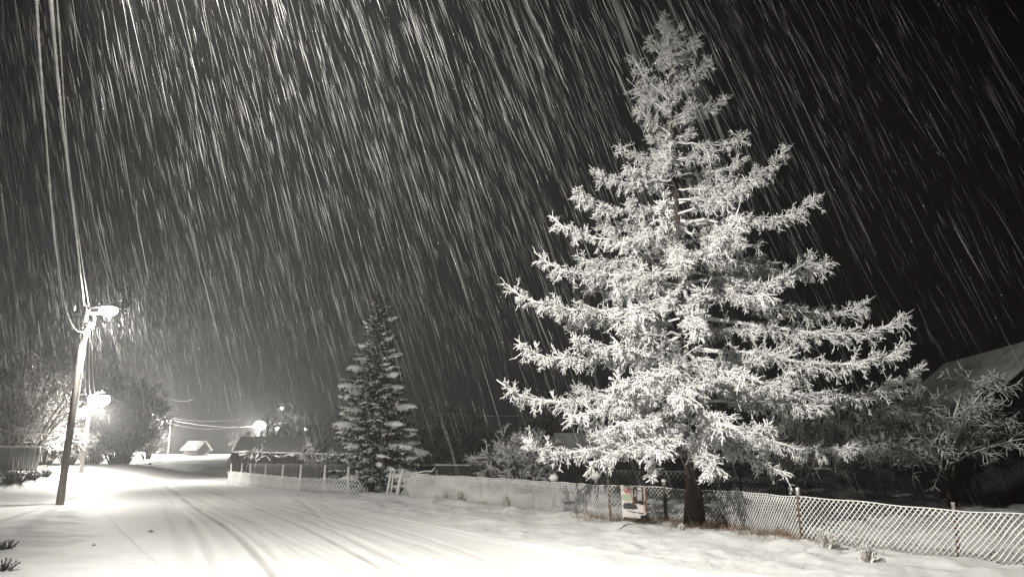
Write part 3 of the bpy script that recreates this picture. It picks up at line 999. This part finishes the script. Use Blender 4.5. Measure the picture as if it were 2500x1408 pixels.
cable('power_cable', span(at(985, 995, 60), at(1300, 1012, 62), 0.35), 0.018, 'thin dark cable low across the sky between spruce and larch', None, lumps=0.1)


# ------------------------------------------------------------------ fences
def mesh_fence(line, h, post_at, label, name='mesh_fence', pitch=0.115, r=(0.020, 0.016), post_mats=None, wire=None, toph=None, group=None, topwire=True, post_r=0.045, capped=(0,), sides=6, post_extra=0.08):
    line = np.array(line, float)
    seg = np.hypot(*np.diff(line, axis=0).T)
    Ls = np.concatenate([[0], np.cumsum(seg)])
    total = Ls[-1]

    def pos(s):
        return np.stack([np.interp(s, Ls, line[:, 0]), np.interp(s, Ls, line[:, 1])], -1)
    p0 = line[0]
    t = thing(name, (p0[0], p0[1], hz(*p0)), label, 'fence', group)

    def topz_(s):
        hh = h if toph is None else np.interp(s, [a for a, b in toph], [b for a, b in toph])
        return hh + 0.006 * np.sin(s * 2.1) + 0.008 * np.sin(s * 5.3 + 1)
    # woven wire: one set of strands leans each way
    m = MB()
    s = np.arange(-h * 0.8, total, pitch)
    for sgn, rr in ((1, r[0]), (-1, r[1])):
        n = 7
        f = np.linspace(0, 1, n)[None]
        H0 = h * 0.75
        S = s[:, None] + (f if sgn > 0 else 1 - f) * H0
        ok = (S.min(1) >= 0) & (S.max(1) <= total)
        S = S[ok]; ff = np.repeat(f, len(S), 0)
        XY = pos(S.ravel())
        zg = land(XY[:, 0], XY[:, 1]).reshape(S.shape)
        zt = topz_(S)
        Z = zg * (1 - ff) + (base_h(XY[:, 0], XY[:, 1]).reshape(S.shape) + zt) * ff - 0.02 * (1 - ff)
        P = np.stack([XY[:, 0].reshape(S.shape), XY[:, 1].reshape(S.shape) + sgn * 0.006, Z], -1)
        if callable(rr): rr_ = rr(S)
        else: rr_ = rr
        rad_ = rr_ * (1 + 0.35 * 2 * vnoise(S * 1.1, ff * 3, 41)) * (1 + 0.5 * 2 * vnoise(S * 9, ff * 20, 42) * 0.5)
        m.tubes(P, rad_, 4)
    m.build('mesh', wire or M_WIRE, t)
    if topwire:
        S = np.linspace(0, total, int(total / 0.25))
        XY = pos(S)
        m = MB(); m.tube(np.stack([XY[:, 0], XY[:, 1], base_h(XY[:, 0], XY[:, 1]) + topz_(S) + 0.01], -1), 0.011, 6, False)
        m.build('top_wire', wire or M_WIRE, t)
    for k, sp in enumerate(post_at):
        x, y = pos(np.array([sp]))[0]
        z0 = hz(x, y)
        ph = float(topz_(sp)) + post_extra
        mat = post_mats[k % len(post_mats)] if post_mats else M_POST
        lean = RNG.normal(0, 0.02)
        pr = post_r * (1 if mat is not M_POSTDARK else 1.6)
        o = MB().tube([(x, y + 0.04, z0 - 0.2), (x + lean, y + 0.04, z0 + ph)], [pr * 1.1, pr], 8).build('post', mat, t)
        if capped and k in capped:
            c = MB().blob((x + lean, y + 0.04, z0 + ph + 0.02), (pr * 1.35, pr * 1.35, pr * 0.9), k, 10, 6, 0.1).build('snow_cap', M_SNOW, o, True)
    return t


def along(line, px):
    """distance along a fence line where it crosses a column of the photo"""
    line = np.array(line); best = None; run = 0
    for a, b in zip(line[:-1], line[1:]):
        for f in np.linspace(0, 1, 60):
            q = a * (1 - f) + b * f
            Y = q[1]
            u = q[0] / (Y / math.cos(TH) * 0.96)
            d = abs(q[0] - (px - 1250) / F * Y / 1.045)
            if best is None or d < best[0]:
                best = (d, run + f * np.hypot(*(b - a)))
        run += np.hypot(*(b - a))
    return best[1]


cols = [1065, 1175, 1303, 1492, 1627, 1955, 2330]
sp = [along(FENCE, c_) for c_ in cols]
FS = [along(FENCE, c_) for c_ in (980, 1180, 1350, 1500, 1750, 2020, 2450)]
tops = [(along(FENCE, px), at(px, py, float(np.interp(px, [p[0] for p in FENCE_PX], FENCE[:len(FENCE_PX), 1])))[2]) for px, py in
        [(985, 1158), (1175, 1165), (1303, 1174), (1490, 1186), (1700, 1196), (1955, 1213), (2200, 1234), (2330, 1246), (2500, 1256)]]
tops.append((100, tops[-1][1]))
mesh_fence(FENCE, 0.9, sp, 'snow crusted chain link fence running past the larch to the right edge',
           post_mats=[M_POST, M_POST, M_POST, M_POST, M_POSTDARK, M_POST, M_POST], toph=tops, pitch=0.092, capped=(4, 5), post_r=0.029,
           r=(lambda q: np.interp(q, FS, [.015, .014, .008, .006, .0065, .0105, .012]), lambda q: np.interp(q, FS, [.014, .013, .007, .0055, .0055, .005, .0045])))
# end post and its broken stick
x, y = FENCE[0]
t = thing('gate_post', (x, y, hz(x, y)), 'snow plastered end post where the long mesh fence starts', 'post')
MB().tube([(x - .12, y, hz(x, y) - .2), (x + 0.02, y, 0.75), (x + .12, y, 1.06)], [.09, .06, .045], 8).build('stake', M_WHITEPOST, t)
c = MB(); c.tube([(x + .1, y + .1, .93), (x + .5, y + .1, .90), (x + .9, y + .1, .98), (x + 1.15, y + .1, .97), (x + 1.3, y + .1, 1.12)], [.03, .035, .03, .035, .02], 6); c.tube([(x + .3, y + .1, .91), (x + .7, y + .1, .86), (x + 1.1, y + .1, .88)], [.03, .03, .02], 6)
c.build('stick', M_WHITEPOST, t)
g_ = ground_px(943, 1212)
t = thing('gate_post', (g_[0], g_[1], hz(*g_)), 'pair of thin white poles leaning together in the fence gap', 'post')
top_ = at(956, 1144, g_[1])
MB().tube([(g_[0], g_[1], -0.1), top_], [.05, .04], 6).build('pole', M_WHITEPOST, t)
g2 = at(952, 1210, g_[1])
MB().tube([(g2[0], g_[1], -0.1), at(963, 1146, g_[1])], [.035, .035], 6).build('pole', M_WHITEPOST, t)
MB().tube([at(955, 1143, g_[1]), at(968, 1149, g_[1])], [.05, .04], 6).build('brace', M_WHITEPOST, t)

# white posts and fine mesh along the far garden
FL = [ground_px(*p) for p in [(553, 1176), (578, 1178), (602, 1182), (640, 1189), (683, 1195), (728, 1201), (786, 1203), (847, 1204), (900, 1204)]]
FLa = np.array(FL)
sp2 = [along(FLa, c_) for c_ in (556, 580, 603, 641, 683, 728, 786, 847)]
mesh_fence(FLa, 0.62, sp2, 'fine mesh fence with thin white posts along the far garden, left of the spruce', post_mats=[M_WHITEPOST], pitch=0.14, r=(0.017, 0.015), post_r=0.048, capped=False, post_extra=0.5, topwire=False)
BL = [at(598, 1178, 44.5)[:2], at(720, 1178, 42.5)[:2], at(800, 1178, 41)[:2], at(860, 1178, 40)[:2]]
mesh_fence(np.array(BL), 1.02, [0.1, along(BL, 640), along(BL, 720), along(BL, 792)], 'dark posted mesh fence with a snowy top rail, behind the white posts', post_mats=[M_POSTDARK], pitch=0.17, r=(0.014, 0.014), post_r=0.03, capped=False, wire=M_WIREBACK)
# fence across the field behind the larch
KL = [at(1440, 1190, 27)[:2], at(1700, 1190, 26)[:2], at(2000, 1190, 27)[:2], at(2200, 1190, 29)[:2]]
mesh_fence(np.array(KL), 1.0, [0.05, along(KL, 1590), along(KL, 1815), along(KL, 1925), along(KL, 2165)], 'dim wire fence with thin dark posts crossing the field behind the larch', post_mats=[M_DARKMETAL], pitch=0.16, r=(0.011, 0.011), post_r=0.03, capped=False, wire=M_WIREBACK)


def board_fence(a, b, h, mat, label, boards=24, cap=True, group=None, name='board_fence', zoff=0.0, drop=0.0):
    a = np.array(a, float); b = np.array(b, float)
    L = np.hypot(*(b - a)); rz = math.atan2(*(b - a)[::-1])
    z0 = hz(*a) + zoff
    t = thing(name, (a[0], a[1], z0), label, 'fence', group)
    m = MB()
    d = (b - a) / L
    wv = L / boards
    for k in range(boards):
        c = a + d * wv * (k + 0.5)
        hh = h * (1 + RNG.normal(0, 0.012)) + drop * (k / boards)
        m.box((c[0], c[1], z0 + hh / 2 - 0.1), (wv * 0.94, 0.03 + 0.012 * (k % 2), hh + 0.2), rz)
    m.build('boards', mat, t)
    for zz in (0.3, 0.72):
        MB().box(((a + b)[0] / 2, (a + b)[1] / 2 + 0.045, z0 + h * zz), (L, 0.05, 0.1), rz).build('rail', mat, t)
    if cap:
        S = np.linspace(0, L, max(10, int(L / 0.2)))
        P = np.stack([a[0] + d[0] * S, a[1] + d[1] * S, z0 + h + drop * S / L + 0.02 + 0.02 * vnoise(S * 2, S * 0, 5)], -1)
        MB().tube(P, 0.045 * (1 + 0.5 * vnoise(S * 3, S * 0, 6)), 6).build('snow_cap', M_SNOW, t, True)
    return t


board_fence(at(560, 1170, 51)[:2], at(800, 1170, 49)[:2], 1.72, M_BOARD, 'long dark board fence behind the small snowy fruit tree', boards=40, drop=-0.15)
board_fence(at(1015, 1165, 36)[:2], at(1165, 1165, 36)[:2], 1.0, M_BOARDMID, 'grey plank fence between the spruce and the arching shrub', boards=16)
a = at(-60, 1130, 37); b = at(78, 1130, 37)
board_fence((a[0], 37), (b[0], 37.5), 0.95, M_PLANK, 'pale plank fence standing on the bank at the left edge', boards=26)


# ------------------------------------------------------------------ buildings
def house(name, p, size, rz, wall_h, ridge_h, label, wall_m, roof_m, gable_m=None, over=0.35, cat='house', window=None, thick=0.14, snowcap=False):
    """p centre, size (across, along the ridge)"""
    x, y = p
    z0 = hz(x, y)
    t = thing(name, (x, y, z0), label, cat)
    wx, ly = size[0] / 2, size[1] / 2
    c_, s_ = math.cos(rz), math.sin(rz)

    def W(v):
        v = np.array(v, float)
        return np.stack([x + v[:, 0] * c_ - v[:, 1] * s_, y + v[:, 0] * s_ + v[:, 1] * c_, z0 + v[:, 2]], -1)
    m = MB()
    m.add(W([(-wx, -ly, -0.3), (wx, -ly, -0.3), (wx, ly, -0.3), (-wx, ly, -0.3), (-wx, -ly, wall_h), (wx, -ly, wall_h), (wx, ly, wall_h), (-wx, ly, wall_h)]),
          [(0, 1, 5, 4), (1, 2, 6, 5), (2, 3, 7, 6), (3, 0, 4, 7)])
    m.add(W([(-wx, -ly, wall_h), (wx, -ly, wall_h), (0, -ly, ridge_h), (-wx, ly, wall_h), (wx, ly, wall_h), (0, ly, ridge_h)]), [(0, 1, 2), (4, 3, 5)])
    m.build('wall', gable_m or wall_m, t)
    slope = (ridge_h - wall_h) / wx
    ex = wx + over; ez = wall_h - over * slope; le = ly + over
    r = MB()
    for sg in (-1, 1):
        V = W([(0, -le, ridge_h + thick), (sg * ex, -le, ez + thick), (sg * ex, le, ez + thick), (0, le, ridge_h + thick), (0, -le, ridge_h), (sg * ex, -le, ez), (sg * ex, le, ez), (0, le, ridge_h)])
        r.add(V, [(0, 1, 2, 3), (7, 6, 5, 4), (0, 4, 5, 1), (1, 5, 6, 2), (2, 6, 7, 3)])
    ro = r.build('roof', roof_m, t)
    if window:
        for (wx_, wz_, ww, wh) in window:
            f = MB(); f.add(W([(wx_ - ww / 2, -ly - 0.05, wz_), (wx_ + ww / 2, -ly - 0.05, wz_), (wx_ + ww / 2, -ly - 0.05, wz_ + wh), (wx_ - ww / 2, -ly - 0.05, wz_ + wh),
                               (wx_ - ww / 2, -ly - 0.003, wz_), (wx_ + ww / 2, -ly - 0.003, wz_), (wx_ + ww / 2, -ly - 0.003, wz_ + wh), (wx_ - ww / 2, -ly - 0.003, wz_ + wh)]),
                            [(0, 1, 2, 3), (0, 4, 5, 1), (1, 5, 6, 2), (2, 6, 7, 3), (3, 7, 4, 0)])
            fo = f.build('window', M_GLASS, t)
    return t


# the house on the right: ridge runs away from the camera
near_eave = np.array([15.3, 23.0]); near_ridge = np.array([18.3, 23.4]); far_ridge = np.array([19.5, 32.0])
rd = (far_ridge - near_ridge); Lr = np.hypot(*rd); rz = math.atan2(-rd[0], rd[1])
cen = (near_ridge + far_ridge) / 2
house('house', (cen[0], cen[1]), (5.6, Lr - 0.6), rz, 3.15, 5.45, 'dark house at the right edge under a big snow dusted roof', M_GABLE, M_ROOF, over=0.3,
      window=[(-0.9, 1.0, 1.0, 1.1)])
h_ = bpy.data.objects['house']
cv = MB().tube([(18.35, 24.5, hz(*cen) + 5.35), (18.35, 24.5, hz(*cen) + 5.9)], 0.06, 8).build('vent_pipe', M_METAL, h_)

# little far shed
p = at(478, 1113, 104)
house('shed', (p[0], 104), (2.1, 2.6), math.radians(66), 1.0, 1.95, 'little far shed with a snowy roof beside the bend', M_BOARD, M_ROOF, cat='shed', over=0.35)
# farmhouse roof behind the dark boards
p = at(668, 1150, 62)
house('cottage', (p[0], 62), (4.6, 5.6), math.radians(86), 0.9, 3.0, 'low pale cottage roof showing above the dark board fence', M_HOUSEW, M_SNOW, cat='house', over=0.3)
p = at(770, 1150, 60)
house('outbuilding', (p[0], 60), (3.2, 4.5), math.radians(35), 1.0, 2.3, 'small outbuilding with pale roof between the dark boards and the spruce', M_HOUSEW, M_ROOF, cat='shed', over=0.25)
# dark shed behind the larch
p = at(1540, 1180, 31)
house('garden_shed', (p[0], 31), (2.6, 6.0), math.radians(90), 1.5, 2.3, 'black garden shed under the lowest boughs of the larch', M_GABLE, M_ROOF, cat='shed', over=0.2)
# crate stack with a tarpaulin beside the arching shrub
p = at(1172, 1165, 33.5)
t = thing('hutch', (p[0], 33.5, hz(p[0], 33.5)), 'pale topped hutch on legs just left of the arching shrub', 'hutch')
zc = hz(p[0], 33.5)
MB().box((p[0], 33.5, zc + 1.05), (0.85, 0.6, 0.5)).build('box', M_BOARDMID, t)
MB().box((p[0], 33.5, zc + 1.36), (1.0, 0.75, 0.07)).build('lid', M_SNOW, t)
for dx, dy in ((-.36, -.22), (.36, -.22), (-.36, .22), (.36, .22)):
    MB().box((p[0] + dx, 33.5 + dy, zc + 0.38), (0.07, 0.07, 0.85)).build('leg', M_BOARD, t)

# snow covered barrels behind the fence (round white tops)
for (px, py, lab) in [(1352, 1166, 'round snow heap on a stump behind the fence, left of two'), (1455, 1160, 'round snow heap on a thin stump behind the fence, right of two')]:
    p = at(px, py, 22.0)
    zg = hz(p[0], 22)
    t = thing('stump', (p[0], 22.0, zg), lab, 'stump', 'snow topped stumps behind the fence')
    MB().tube([(p[0], 22, zg - 0.1), (p[0], 22, p[2] - 0.08)], [0.07, 0.06], 8).build('trunk', M_BARK, t)
    MB().blob(p, (0.14, 0.14, 0.12), 3, 14, 10, 0.12).build('snow_cap', M_SNOW, t, True)


# ------------------------------------------------------------------ the poster on the fence
def at_u(u, v, P00, ex, ez, off):
    return P00 + ex * u + ez * v + off


pY = float(np.interp(1548, [p[0] for p in FENCE_PX], FENCE[:len(FENCE_PX), 1])) - 0.12
q00 = at(1520, 1264, pY); q10 = at(1578, 1270, pY - 0.05); q01 = at(1515, 1183, pY); q11 = at(1575, 1186, pY - 0.05)
t = thing('poster', q00, 'weathered printed poster hung on the mesh fence, red letters over a picture of a car', 'poster')


def quad_uv(u, v, off=0.0):
    p = (q00 * (1 - u) + q10 * u) * (1 - v) + (q01 * (1 - u) + q11 * u) * v
    nrm = np.cross(q10 - q00, q01 - q00); nrm /= np.linalg.norm(nrm)
    wob = 0.018 * math.sin(u * 5 + v * 2.5) + 0.008 * math.sin(v * 9 + 1)
    return p + nrm * (off + wob)


def flat(name, poly, col, off, parent, rough=0.6):
    """a printed patch: polygon in poster coordinates cut fine enough to follow the wavy sheet"""
    m_, nt_, b_ = new_mat('print_' + name)
    b_.inputs['Base Color'].default_value = (*col, 1); b_.inputs['Roughness'].default_value = rough
    n = 64
    us = np.linspace(0, 1, n + 1)
    U, V = np.meshgrid(us, us, indexing='ij')
    uc = (us[:-1] + us[1:]) / 2
    CU, CV = np.meshgrid(uc, uc, indexing='ij')
    mask = inside_poly(CU.ravel(), CV.ravel(), poly)
    pts = np.array([quad_uv(a, b, off) for a, b in zip(U.ravel(), V.ravel())])
    i, j = np.meshgrid(np.arange(n), np.arange(n), indexing='ij')
    q = np.stack([i * (n + 1) + j, (i + 1) * (n + 1) + j, (i + 1) * (n + 1) + j + 1, i * (n + 1) + j + 1], -1).reshape(-1, 4)[mask]
    us_ = np.unique(q); rm = np.full(len(pts), 0); rm[us_] = np.arange(len(us_))
    mb = MB(); mb.add(pts[us_], rm[q]); return mb, m_


mb, m_ = flat('sheet', [(-1, -1), (2, -1), (2, 2), (-1, 2)], (0.62, 0.58, 0.55), 0.0, t)
sheet = mb.build('sheet', m_, t)
PARTS = [('green_field', [(0, .60), (.02, .74), (.46, .74), (.46, .60), (.3, .52), (0, .55)], (.38, .42, .30)),
         ('dark_doorway', [(.44, .45), (.44, .66), (.62, .66), (.62, .45)], (.10, .06, .055)),
         ('facade', [(.50, .62), (.48, .95), (.62, .98), (.98, .98), (.96, .45), (.50, .48)], (.045, .032, .03)),
         ('car_roof', [(.04, .38), (.12, .47), (.35, .48), (.60, .43), (.68, .33), (.45, .29), (.2, .29), (.06, .30)], (.045, .042, .042)),
         ('hood_shade', [(.2, .26), (.6, .22), (.9, .22), (.9, .19), (.5, .20), (.2, .24)], (.12, .08, .07)),
         ('bottom_band', [(.05, .0), (.05, .045), (.75, .045), (.78, .14), (1, .14), (1, 0)], (.035, .025, .025))]
for k, (n_, poly, c_) in enumerate(PARTS):
    mb, m_ = flat(n_, poly, c_, 0.004 + 0.0015 * k, t)
    mb.build(n_ if False else 'printed_' + n_, m_, sheet)
for k, (n_, poly, c_) in enumerate([('pane', [(.54, .68), (.54, .86), (.62, .86), (.62, .68)], (.4, .39, .38)), ('pane', [(.66, .56), (.66, .84), (.84, .84), (.84, .56)], (.38, .36, .35)),
                                    ('arch', [(.66, .88), (.70, .96), (.80, .96), (.84, .88)], (.5, .48, .46)), ('side_strip', [(.90, .25), (.93, .98), (.985, .98), (.985, .25)], (.38, .24, .16)),
                                    ('side_strip', [(.43, .48), (.42, .75), (.47, .75), (.48, .48)], (.4, .26, .2))]):
    mb, m_ = flat(n_, poly, c_, 0.016 + 0.001 * k, t)
    mb.build('printed_' + n_, m_, sheet)
# red lettering along the top
tc = bpy.data.curves.new('red_letters', 'FONT')
tc.body = 'Чнат'
tc.size = 1.0; tc.extrude = 0.004; tc.align_x = 'LEFT'
to = bpy.data.objects.new('red_letters', tc); COL.objects.link(to)
bpy.context.view_layer.update()
dg = bpy.context.evaluated_depsgraph_get()
tme = bpy.data.meshes.new_from_object(to.evaluated_get(dg))
bpy.data.objects.remove(to)
m_, nt_, b_ = new_mat('red_print'); b_.inputs['Base Color'].default_value = (.42, .035, .04, 1)
vs = np.array([v.co[:] for v in tme.vertices])
if len(vs):
    mn, mx_ = vs.min(0), vs.max(0)
    for v in tme.vertices:
        u_ = 0.07 + 0.38 * (v.co.x - mn[0]) / (mx_[0] - mn[0]); v_ = 0.77 + 0.19 * (v.co.y - mn[1]) / (mx_[1] - mn[1])
        v_ -= 0.05 * (u_ - 0.07)
        pt = quad_uv(u_, v_, 0.006 + (0.004 if v.co.z > 0 else 0)) - q00
        v.co = Vector(pt)
tme.materials.clear(); tme.materials.append(m_)
lo = bpy.data.objects.new('red_letters', tme); COL.objects.link(lo); lo.parent = sheet
# torn branch of frost hanging on the poster's top edge: string ties
for u_ in (0.04, 0.96):
    a = quad_uv(u_, 0.97, 0.0)
    MB().tube([a, a + np.array([0.0, 0.1, 0.08])], 0.006, 4).build('tie', M_DARKMETAL, t)


# ------------------------------------------------------------------ weeds, grass
def tuft(n, xs, ys, hgt, r, lean=0.4):
    z = land(xs, ys)
    P = np.zeros((n, 4, 3))
    P[:, 0] = np.stack([xs, ys, z - 0.02], -1)
    d = np.stack([RNG.normal(0, lean, n), RNG.normal(0, lean, n), np.ones(n)], -1)
    L = hgt * RNG.uniform(0.5, 1.3, n)
    for k in range(1, 4):
        d = unit(d + RNG.normal(0, 0.16, d.shape) + np.array([0.04, 0, -0.12]))
        P[:, k] = P[:, k - 1] + d * (L / 3)[:, None]
    return P


def scatter_along(line, n, spread, bias, x0, x1):
    line = np.array(line)
    out = []
    s = RNG.uniform(0, 1, n)
    seg = np.concatenate([[0], np.cumsum(np.hypot(*np.diff(line, axis=0).T))])
    sl = s * (x1 - x0) + x0
    x = np.interp(sl, seg, line[:, 0]); y = np.interp(sl, seg, line[:, 1])
    return x + RNG.normal(0, spread, n), y + RNG.normal(bias, spread, n)


xs, ys = scatter_along(FENCE, 2600, 0.30, 0.15, along(FENCE, 1440), along(FENCE, 2000))
xs2 = TX + RNG.normal(0.1, 0.4, 700); ys2 = TY + RNG.normal(-0.1, 0.3, 700)
xs = np.concatenate([xs, xs2]); ys = np.concatenate([ys, ys2])
P = tuft(len(xs), xs, ys, 0.17, 0.004)
g = MB(); g.tubes(P, rads(P, 0.0045, 0.002), 3)
tag(g.build('dry_grass', M_GRASS), 'brown dry grass poking through snow along the foot of the fence and larch', 'grass', None, 'stuff')
n = 3600
xs = RNG.uniform(-1, 12, n); ys = RNG.uniform(10.5, 24, n)
s_ = fence_side(xs, ys); dd, ins = road_edge(xs, ys)
keep = (~ins) & (dd > 0.5) & (RNG.random(n) < np.where(s_ > 0, 1.0, 0.30 + 0.5 * np.exp(-(s_ / 0.8) ** 2)))
keep &= (vnoise(xs * 0.9, ys * 0.9, 77) > -0.08)
P = tuft(int(keep.sum()), xs[keep], ys[keep], 0.15, 0.004, 0.35)
g = MB(); g.tubes(P, rads(P, 0.004, 0.002), 3)
tag(g.build('frosted_grass', M_WEED), 'thin frosted grass stalks on the snowy verge and in the field', 'grass', None, 'stuff')
WG = 'snow clotted weeds before the fence'
for (px, py, hh, lab) in [(1088, 1226, .26, 'small frosted weed left of the taller weed by the mesh fence'), (1122, 1230, .42, 'tall snow clotted weed before the left part of the mesh fence'),
                          (1238, 1240, .36, 'wide frosted weed below the third fence post'), (1178, 1236, .2, 'lowest frosted weed between the two bigger ones'), (1664, 1296, .16, 'spiky frosted weed at the foot of the larch'),
                          (2020, 1345, .3, 'thin dark stalked weed right of the fence post under the larch tip'), (2120, 1372, .28, 'sparse dark weed on the white verge at lower right')]:
    g_ = ground_px(px, py)
    shrub('weed', g_, hh, hh * 1.1, lab, 'weed', WG, stems=12, per=(6, 5), mat=M_WEED, r=0.011, arch=0.0, part='leaves')
# clods and stones on the snow
CG2 = 'lumps of snow on the ground'
lumps = [(365, 1133, .22, 'dark stone standing on the far snow by the road bend', M_BOARD), (366, 1298, .055, 'small dark lump on the near snow left of the wheel tracks', M_POLE), (228, 1332, .03, 'tiny dark clod on the drift at lower left', M_BARK)]
for (px, py, s_, lab, mt) in lumps:
    g_ = ground_px(px, py)
    z0 = hz(*g_)
    o = MB().blob((0, 0, 0), (s_, s_ * .7, s_ * .5), 2, 16, 12, 0.8).build('stone', mt, None, True)
    o.location = (g_[0], g_[1], z0 + s_ * .25)
    tag(o, lab, 'stone')


import os
NOFLAKES = os.environ.get('NOFLAKES')
# ------------------------------------------------------------------ falling snow: slender wind-drawn flakes in the air
def flakes(n, ymin, ymax, length, rad, power, centre=None, R=None):
    Y = ymin + (ymax - ymin) * RNG.random(n) ** power
    if centre is None:
        u = RNG.uniform(-0.9, 0.9, n)
        v = RNG.uniform(-0.40, 0.60, n)
        dy = math.cos(TH) - v * math.sin(TH); dz = math.sin(TH) + v * math.cos(TH)
        x = u * Y / dy; z = CAMZ + dz / dy * Y
        c = np.stack([x, Y, z], -1)
    else:
        c = np.array(centre) + RNG.normal(0, 1, (n, 3)) * np.array(R)
    keep = RNG.random(n) < (1.0 - 0.88 * sstep(-2.5, 8.0, c[:, 0] * 14 / (c[:, 1] + 4)))
    keep &= RNG.random(n) < 0.10 + 0.90 * sstep(1.5, 6.5, c[:, 2])
    c = c[keep]
    ok = c[:, 2] > base_h(c[:, 0], c[:, 1]) + 0.15
    c = c[ok]; n = len(c)
    d = np.tile(np.array([0.33, -0.04, -1.0]), (n, 1)) + RNG.normal(0, 0.035, (n, 3))
    d = unit(d)
    L = length * RNG.lognormal(0, 0.55, n)
    r = rad * RNG.lognormal(0, 0.42, n)
    s = np.array([-0.5, -0.2, 0.2, 0.5])
    P = c[:, None] + d[:, None] * (L[:, None] * s[None])[..., None]
    P[:, 1:3] += RNG.normal(0, 0.006, (n, 2, 3)) * L[:, None, None]
    Rr = r[:, None] * np.array([0.15, 1.0, 0.8, 0.1])[None]
    return P, Rr


m_, nt_, b_ = new_mat('snowflake')
out = nt_.nodes['Material Output']
nt_.nodes.remove(b_)
df = N(nt_, 'ShaderNodeBsdfDiffuse'); df.inputs[0].default_value = (.9, .9, .88, 1)
tl = N(nt_, 'ShaderNodeBsdfTranslucent'); tl.inputs[0].default_value = (.9, .9, .88, 1)
mx1 = N(nt_, 'ShaderNodeMixShader'); mx1.inputs[0].default_value = 0.5
nt_.links.new(df.outputs[0], mx1.inputs[1]); nt_.links.new(tl.outputs[0], mx1.inputs[2])
tp = N(nt_, 'ShaderNodeBsdfTransparent')
mx2 = N(nt_, 'ShaderNodeAddShader')
df.inputs[0].default_value = tl.inputs[0].default_value = (.064, .064, .063, 1)
nt_.links.new(tp.outputs[0], mx2.inputs[0]); nt_.links.new(mx1.outputs[0], mx2.inputs[1])
nt_.links.new(mx2.outputs[0], out.inputs['Surface'])
M_FLAKE = m_
f = MB()
P, Rr = flakes(7500, 2.4, 9, 0.34, 0.0019, 0.75)
f.tubes(P, Rr, 3, False)
P, Rr = flakes(40000, 6, 24, 0.40, 0.0029, 0.9)
f.tubes(P, Rr, 3, False)
P, Rr = flakes(24000, 16, 60, 0.40, 0.0055, 0.9)
f.tubes(P, Rr, 3, False)
P, Rr = flakes(4200, 1, 2, 0.22, 0.007, 1, lamp1 + np.array([1.8, 0, -0.8]), (2.6, 2.6, 1.8))
f.tubes(P, Rr, 3, False)
M_NEARFLAKE = M_FLAKE.copy(); M_NEARFLAKE.name = 'near_snowflake'
for n_ in M_NEARFLAKE.node_tree.nodes:
    if n_.type in ('BSDF_DIFFUSE', 'BSDF_TRANSLUCENT'):
        n_.inputs[0].default_value = (.022, .022, .0218, 1)
tag(f.build('falling_snow', M_FLAKE), 'snowflakes driven down through the night air by wind from the left', 'snow', None, 'stuff')

f = MB()
P, Rr = flakes(130, 3, 9, 1.3, 0.012, 1.0)
P2 = P[:, [0, 1, 1, 2, 2, 3]].copy()
P2[:, 1] = P[:, 0] * .5 + P[:, 1] * .5; P2[:, 4] = P[:, 2] * .5 + P[:, 3] * .5
R2 = Rr[:, 1:2] * np.array([.1, .75, 1, 1, .75, .1])[None]
f.tubes(P2, R2, 8, False)
tag(f.build('near_snowflakes', M_NEARFLAKE, None, True), 'large soft snowflakes falling close to the viewer', 'snow', None, 'stuff')

# ------------------------------------------------------------------ haze
hb = MB(); hb.box((0, 140, 22.0), (420, 330, 50))
hm, hnt, hb_ = new_mat('haze')
hnt.nodes.remove(hb_)
pv = N(hnt, 'ShaderNodeVolumePrincipled')
pv.inputs['Color'].default_value = (0.93, 0.93, 0.93, 1)
pv.inputs['Density'].default_value = 0.0022
pv.inputs['Anisotropy'].default_value = 0.45
hnt.links.new(pv.outputs[0], hnt.nodes['Material Output'].inputs['Volume'])
haze = hb.build('haze', hm)
tag(haze, 'thin snowy night air around the whole place', 'haze', None, 'stuff')

# ------------------------------------------------------------------ render settings
scene.render.engine = 'CYCLES'
c = scene.cycles
c.use_denoising = True
try:
    c.denoiser = 'OPENIMAGEDENOISE'
    c.denoising_input_passes = 'RGB_ALBEDO_NORMAL'
except Exception:
    pass
c.max_bounces = 4
c.diffuse_bounces = 2
c.glossy_bounces = 1
c.transmission_bounces = 2
c.volume_bounces = 0
c.transparent_max_bounces = 24
c.caustics_reflective = False
c.caustics_refractive = False
c.use_light_tree = True
c.sample_clamp_indirect = 3
scene.view_settings.view_transform = 'Standard'
scene.view_settings.look = 'None'
scene.view_settings.exposure = 0.0
scene.view_settings.gamma = 1.0
